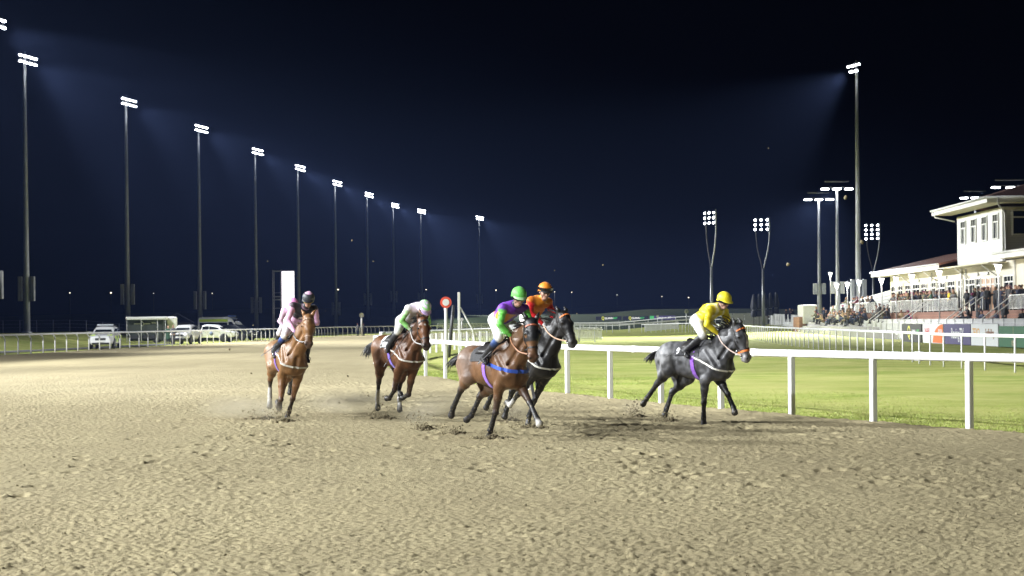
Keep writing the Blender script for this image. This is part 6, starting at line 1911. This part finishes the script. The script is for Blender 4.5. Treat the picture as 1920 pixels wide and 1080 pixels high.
# crowd at the far end
for c, u, x in sorted((('black', 1600, 35.4), ('grey', 1607, 35.5), ('maroon', 1613, 35.4), ('black', 1621, 35.5), ('brown', 1628, 35.4), ('black', 1634, 35.5), ('navy', 1641, 35.4), ('olive', 1591, 35.2), ('grey', 1617, 35.9)), key=lambda q: q[1]):
    spectator(u, x, 2.3, 'leaning' if u % 2 else 'standing', c, TRK + rnd.uniform(-.6, .6), 'on the terrace before the white roofed shed')
for i, (c, u) in enumerate(sorted((('black', 1531), ('navy', 1545), ('olive', 1533), ('black', 1538), ('camel', 1543), ('black', 1549), ('grey', 1559), ('black', 1563), ('brown', 1569), ('cream', 1573), ('charcoal', 1577), ('camel', 1583), ('olive', 1586), ('camel', 1597), ('black', 1601), ('maroon', 1599), ('black', 1607), ('navy', 1612), ('black', 1619), ('navy', 1622), ('grey', 1644), ('charcoal', 1650), ('black', 1658), ('navy', 1665), ('maroon', 1660), ('black', 1667), ('grey', 1639)), key=lambda q: q[1])):
    st = u in (1531, 1545, 1644, 1650, 1658, 1665, 1619)
    spectator(u, 33.8 + rnd.uniform(0, .9), 1.15 + rnd.uniform(0, .35) if not st else 1.35, 'standing' if st else 'sitting', c, TRK + rnd.uniform(-.8, .6), 'on the far end steps beside the brick wall')
# three beyond the fence, people by the parasols, two by the pickup, two on the far course
for c, u in (('black', 1474), ('navy', 1481), ('black', 1486)):
    p = at(u, 600, 215); spectator(u, p.x, gzf(p.x, 215) + .75, 'standing', c, -PI / 2 + rnd.uniform(-.5, .5), 'of three standing apart beyond the fence', y=215)
for c, u in (('navy', 1413), ('black', 1427), ('maroon', 1438)):
    p = at(u, 600, 244); spectator(u, p.x, gzf(p.x, 244) + .3, 'standing', c, -PI / 2 + rnd.uniform(-.8, .8), 'beneath the folded parasols', y=244, sc=.95)
p = on_ground(315, 147); spectator(0, p[0], p[2] + .0, 'standing', 'green', -PI / 2 + .7, '', 'people by the silver pickup', 2, y=p[1], label='person in dark green jacket and jeans standing by the silver pickup')
p = on_ground(325, 146); spectator(0, p[0], p[2] + .0, 'standing', 'charcoal', -PI / 2 - .3, '', 'people by the silver pickup', 0, y=p[1], label='person in dark clothes standing against the silver pickup bonnet')
for u, c, l_ in ((671, 'grey', 'person in grey beside the white distance post on the far bend'), (682, 'black', 'person in black walking by the outer rail of the far bend')):
    spectator(0, *[(at(u, 620, 224).x), gzf(at(u, 620, 224).x, 224)], 'standing', c, -PI / 2 + rnd.uniform(-1, 1), '', 'people on the far bend', y=224, label=l_)
# ================================================================ course furniture, signs, flying sand
RED_DISC = mat('red_disc_paint', (.75, .10, .06), .45)
def lollipop(label, u, v, d, rad, ring=None, w=.06, num=None, name='distance_marker'):
    p = at(u, v, d); z0 = gzf(p.x, p.y); H_ = p.z - z0
    o = empty(name, (p.x, p.y, z0)); tag(o, label, 'marker post')
    m = MB(); m.tube([(0, .04, -.2), (0, .04, H_)], w, 10); m.build('post', WHITE, o)
    Rm = Matrix.Rotation(R(90), 3, 'X')
    m = MB(); m.lathe([(rad, -.03), (rad, .03)], 32, (0, -.04, H_), rot=Rm, smooth=False); dsc = m.build('disc', ring or WHITE, o)
    if ring: m = MB(); m.lathe([(rad * .6, -.006), (rad * .6, .006)], 32, (0, -.08, H_), rot=Rm, smooth=False); m.build('white_centre', WHITE, dsc)
    if num: lettering(num, rad * 1.3, TRIM, dsc, (0, -.08, H_), (R(90), 0, 0), 'numeral')
    return o
lollipop('red and white round finish marker on a thick white post by the inner rail', 836, 567, 58, .205, RED_DISC, .065, name='winning_post')
lollipop('small white round marker post by the two people on the far bend', 678, 591, 226, .34, None, .12)
lollipop('white round marker post numbered 3 beyond the infield near the yellow rider', 1287, 584, 262, .34, None, .11, '3')
lollipop('small white round marker beyond the strutted post', 866, 599, 240, .26, None, .09)
lollipop('small white round marker before the purple screen', 1233, 593, 275, .2, None, .08)
lollipop('small white round marker beside the black horse', 1019, 603, 250, .3, None, .1)
# white post with a strut and a dark pole next to it
p = at(861, 620, 84); o = empty('strutted_post', (p.x, 84, gzf(p.x, 84))); tag(o, 'tall white post with a slanting white strut on the infield', 'post')
zt = at(861, 548, 84).z
m = MB(); m.box((0, 0, zt / 2), (.13, .13, zt), bev=.01); m.build('post', WHITE, o)
m = MB(); m.tube([(.06, 0, at(862, 576, 84).z), (.70, .4, at(886, 618, 84).z), (.95, .5, .3)], .045, 8); m.build('strut', WHITE, o)
p = at(850, 620, 82); o = empty('dark_pole', (p.x - .1, 82, 0)); tag(o, 'dark grey leaning camera pole between the finish marker and white post', 'pole')
m = MB(); m.tube([(-.15, 0, -.1), (.0, 0, 1.5), (.12, 0, at(853, 572, 82).z)], [.085, .085, .075], 8); m.build('pole', DARKM, o)
m = MB(); m.box((.10, -.1, 2.25), (.12, .14, .2), bev=.02); m.build('clamp', TRIM, o)

# dark screens beyond the far rail
PANEL_B = mat('dark_screen_board', (.030, .032, .055), .5, emit=((.10, .11, .20), .22)); PANEL_P = mat('violet_screen_board', (.05, .04, .10), .5, emit=((.16, .14, .34), .5))
L_W = mat('lit_white_letters', (1, 1, 1), .5, emit=((1, 1, 1), .9)); L_G = mat('lit_green_letters', (.1, .6, .2), .5, emit=((.12, .7, .25), .6)); L_Y = mat('lit_yellow_mark', (.8, .8, .1), .5, emit=((.85, .85, .12), .9))
for i, (u0, u1, vt, vb) in enumerate(((1117, 1165, 593.2, 600.5), (1168, 1215, 592.8, 600.3), (1218, 1266, 591.8, 599.5))):
    d = 312; a, b = at(u0, vb, d), at(u1, vt, d)
    o = empty('screen_board', ((a.x + b.x) / 2, d, a.z)); tag(o, ['dark lit advertising screen with a yellow mark, end of the row nearest the black horse', 'dark lit advertising screen with a yellow mark in the middle of the row', 'violet lit advertising screen with a green square beyond the far rail'][i], 'advert screen', 'lit screens beyond the far rail')
    w, h_ = b.x - a.x, b.z - a.z
    m = MB(); m.box((0, 0, h_ / 2), (w, .12, h_)); m.build('panel', PANEL_B if i < 2 else PANEL_P, o)
    for q in (-1, 1): m = MB(); m.box((q * w * .4, .1, -a.z / 2 + gzf(a.x, d) / 2), (.1, .1, a.z - gzf(a.x, d))); m.build('post', GALV, o)
    if i < 2:
        lettering('Q', .85, L_Y, o, (-w * .22, -.08, h_ / 2), (R(90), 0, 0), 'mark', .003, .02, sx=.75)
        lettering('QUINN', .50, L_W, o, (-.25 + w * .06, -.08, h_ / 2), (R(90), 0, 0), 'lettering', .003, .015)
        lettering('BET', .50, L_G, o, (w * .06 + 1.02, -.08, h_ / 2), (R(90), 0, 0), 'lettering', .003, .015)
    else:
        m = MB(); m.box((-w * .41, -.07, h_ / 2), (w * .16, .02, h_ * .94)); m.build('green_square', L_G, o)
        lettering('Racing at the races', .40, L_W, o, (-.1, -.08, h_ / 2), (R(90), 0, 0), 'lettering', .003, .01, sx=.62)
        lettering('BET', .42, L_W, o, (1.35, -.08, h_ / 2), (R(90), 0, 0), 'lettering', .003, .012, sx=.8)

# advertising banners along the enclosure fence
def banner(label, u0, u1, col, texts, zt=1.36):
    X = 29.7; y0, y1 = X * FPX / (u1 - 960), X * FPX / (u0 - 960)
    L = y1 - y0
    o = empty('fence_banner', (X, (y0 + y1) / 2, .02)); tag(o, label, 'banner', 'advertising banners below the terrace fence')
    m = MB(); m.box((0, 0, zt / 2), (.05, L - .05, zt)); m.build('banner_cloth', mat('banner_' + label[:8].strip().replace(' ', '_'), col, .55, noise=(1, .93)), o)
    for q in (-1, 1): m = MB(); m.tube([(.06, q * (L / 2 - .1), -.1), (.06, q * (L / 2 - .1), zt)], .03, 6); m.build('post', GALV, o)
    for t, size, mt, yy, zz, sx in texts:
        lettering(t, size, mt, o, (-.032, yy * L, zz), (R(90), 0, R(-90)), 'lettering', .002, .01, sx=sx)
    return o, L
F_W = mat('white_print', (.8, .8, .8), .6); F_R = mat('red_print', (.55, .06, .05), .6); F_O = mat('orange_print', (.75, .38, .05), .6); F_Y = mat('yellow_print', (.70, .68, .10), .6); F_G = mat('green_print', (.12, .50, .15), .6); F_B = mat('brown_print', (.25, .10, .03), .6); F_T = mat('tan_print', (.42, .36, .22), .6)
banner('dark banner with a tall yellow letter and green word', 1691, 1728, (.055, .055, .05), [('Q', 1.25, F_Y, .12, .72, .9), ('UINN', .55, F_W, -.12, .72, .75), ('BET', .55, F_G, -.33, .72, .75)])
o, L = banner('white banner with red letters and an orange quarter disc', 1731, 1769, (.72, .74, .76), [('NAR', .62, F_R, .28, .85, 1.1)])
m = MB(); pts = [(-L * .49, .03)] + [(-L * .49 + 2.7 * math.sin(a), .03 + 1.30 * math.cos(a)) for a in np.linspace(0, PI / 2, 14)]
m.add([(-.034, y, z) for y, z in pts] + [(-.030, y, z) for y, z in pts], [tuple(range(len(pts))), tuple(range(2 * len(pts) - 1, len(pts) - 1, -1))]); m.build('orange_quarter_disc', mat('orange_print_solid', (.72, .17, .03), .6), o)
lettering('IDEAS', .46, F_W, o, (-.040, -L * .36, .80), (R(90), 0, R(-90)), 'lettering', .002, .01, sx=.85)
banner('violet banner with white Racing TV lettering', 1770, 1820, (.085, .07, .18), [('RacingTV', 1.0, F_W, -.02, .70, .78)])
banner('white banner with orange and brown scaffolding lettering', 1821, 1872, (.74, .74, .74), [('TEXO', .75, F_O, .30, .80, .8), ('Scaffolding', .68, F_B, -.20, .80, .62)])
banner('green banner with a thin gold emblem and small gold words', 1873, 1932, (.045, .15, .075), [('I', .9, F_T, .02, .85, .4), ('HARRIS', .22, F_T, .0, .32, 1.2), ('TWEED', .22, F_T, .0, .12, 1.2)], 1.25)

# kicked-up sand: bursts under the hooves, clods in flight, thin dust
rg = np.random.RandomState(21)
bursts = [(500, 786, .32, 110, .16), (537, 792, .22, 130, .16), (722, 786, .26, 130, .20), (800, 806, .22, 100, .15), (856, 815, .24, 120, .10), (958, 791, .30, 140, .18), (1198, 783, .18, 130, .20), (1258, 792, .22, 120, .10), (925, 823, .26, 90, .05), (1003, 803, .3, 90, .06)]
pts, rad = [], []
for u, v, sp_, n_, hh in bursts:
    gx_, gy_ = ground_at(u, v)
    for k in range(int(n_ * 2.2)):
        q = rg.rand()
        pts.append((gx_ + rg.randn() * sp_ * .55 - .1, gy_ + rg.randn() * sp_ * .5, float(sand_height(np.array(gx_), np.array(gy_))) + abs(rg.randn()) * hh * .9)); rad.append(.004 + .013 * rg.rand() ** 3)
tag(lumps('sand_spray', np.array(pts), np.array(rad), CLOD, 22, .9), kind='stuff')
mounds = MB()
pts, rad = [], []
for u, v, sp_, n_, hh in bursts:
    gx_, gy_ = ground_at(u, v)
    for k in range(60):
        r_ = rg.randn(2) * sp_ * .42; pts.append((gx_ + r_[0], gy_ + r_[1], .012 + .055 * math.exp(-(r_[0] ** 2 + r_[1] ** 2) / (sp_ * .3) ** 2))); rad.append(.014 + .026 * rg.rand())
tag(lumps('churned_sand', np.array(pts), np.array(rad), mat('churned_damp_sand', (.17, .14, .085), .95, noise=(8, .6), spec=.1), 23, .7), kind='stuff')
FLY = [(1478, 496, 27), (1586, 370, 27), (1616, 454, 26), (1441, 278, 28), (610, 583, 30), (660, 451, 31), (700, 490, 31), (557, 521, 31), (502, 490, 32), (494, 628, 31), (475, 610, 31), (1131, 497, 27), (1040, 507, 27), (430, 655, 30), (471, 700, 30), (652, 705, 31), (612, 712, 31), (636, 755, 31), (690, 742, 31), (1082, 588, 28)]
fv, ff = ico(1)
for i, (u, v, d) in enumerate(FLY):
    p = at(u, v, d); k = .009 + .014 * rg.rand() if i not in (0, 1, 2) else .034
    vs = fv * (1 + .5 * (rg.rand(len(fv), 1) - .5)) * k * np.array([1.2, 1, .8])
    o = link_mesh('flying_clod', np_mesh('flying_clod', vs, ff, smooth=True), CLOD); o.location = p; o.rotation_euler = (rg.rand() * 3, rg.rand() * 3, 0)
    tag(o, 'small clod of sand thrown up into the air by the horses', 'clod', 'clods in flight')
# dust drifting behind the hooves
dm = bpy.data.materials.new('drifting_dust'); dm.use_nodes = True
dn, dl = dm.node_tree.nodes, dm.node_tree.links; dn.remove(dn['Principled BSDF'])
pv = dn.new('ShaderNodeVolumePrincipled'); pv.inputs['Color'].default_value = (.95, .86, .66, 1)
tc = dn.new('ShaderNodeTexCoord'); gr = dn.new('ShaderNodeTexGradient'); gr.gradient_type = 'SPHERICAL'; dl.new(tc.outputs['Object'], gr.inputs['Vector'])
nz = node_noise(dn, dl, tc.outputs['Object'], 2.2, 4); mu = dn.new('ShaderNodeMath'); mu.operation = 'MULTIPLY'; dl.new(gr.outputs['Fac'], mu.inputs[0]); dl.new(nz, mu.inputs[1])
m2 = dn.new('ShaderNodeMath'); m2.operation = 'MULTIPLY'; m2.inputs[1].default_value = 1.7; dl.new(mu.outputs[0], m2.inputs[0]); dl.new(m2.outputs[0], pv.inputs['Density']); dl.new(pv.outputs[0], dn['Material Output'].inputs['Volume'])
iv, if_ = ico(3)
for u, v, s_ in ((448, 778, (.9, .6, .28)), (650, 768, (1.0, .7, .30)), (790, 795, (.45, .4, .32)), (505, 782, (.35, .35, .25)), (830, 770, (.6, .5, .3)), (965, 785, (.4, .35, .25)), (1190, 775, (.35, .3, .25))):
    gx_, gy_ = ground_at(u, v + 8)
    o = link_mesh('dust', np_mesh('dust', iv, if_), dm); o.location = (gx_, gy_, s_[2] * .8); o.scale = s_
    tag(o, kind='stuff')
# ================================================================ night air
hz = MB(); hz.box((0, 480, 32), (1100, 1240, 68))
hm = bpy.data.materials.new('night_air'); hm.use_nodes = True
hn, hl = hm.node_tree.nodes, hm.node_tree.links
hn.remove(hn['Principled BSDF'])
pv = hn.new('ShaderNodeVolumePrincipled')
pv.inputs['Color'].default_value = (.30, .44, 1.0, 1)
pv.inputs['Density'].default_value = HAZE_DENSITY
pv.inputs['Anisotropy'].default_value = .0
hl.new(pv.outputs[0], hn['Material Output'].inputs['Volume'])
ho = hz.build('haze', hm)
tag(ho, kind='stuff')
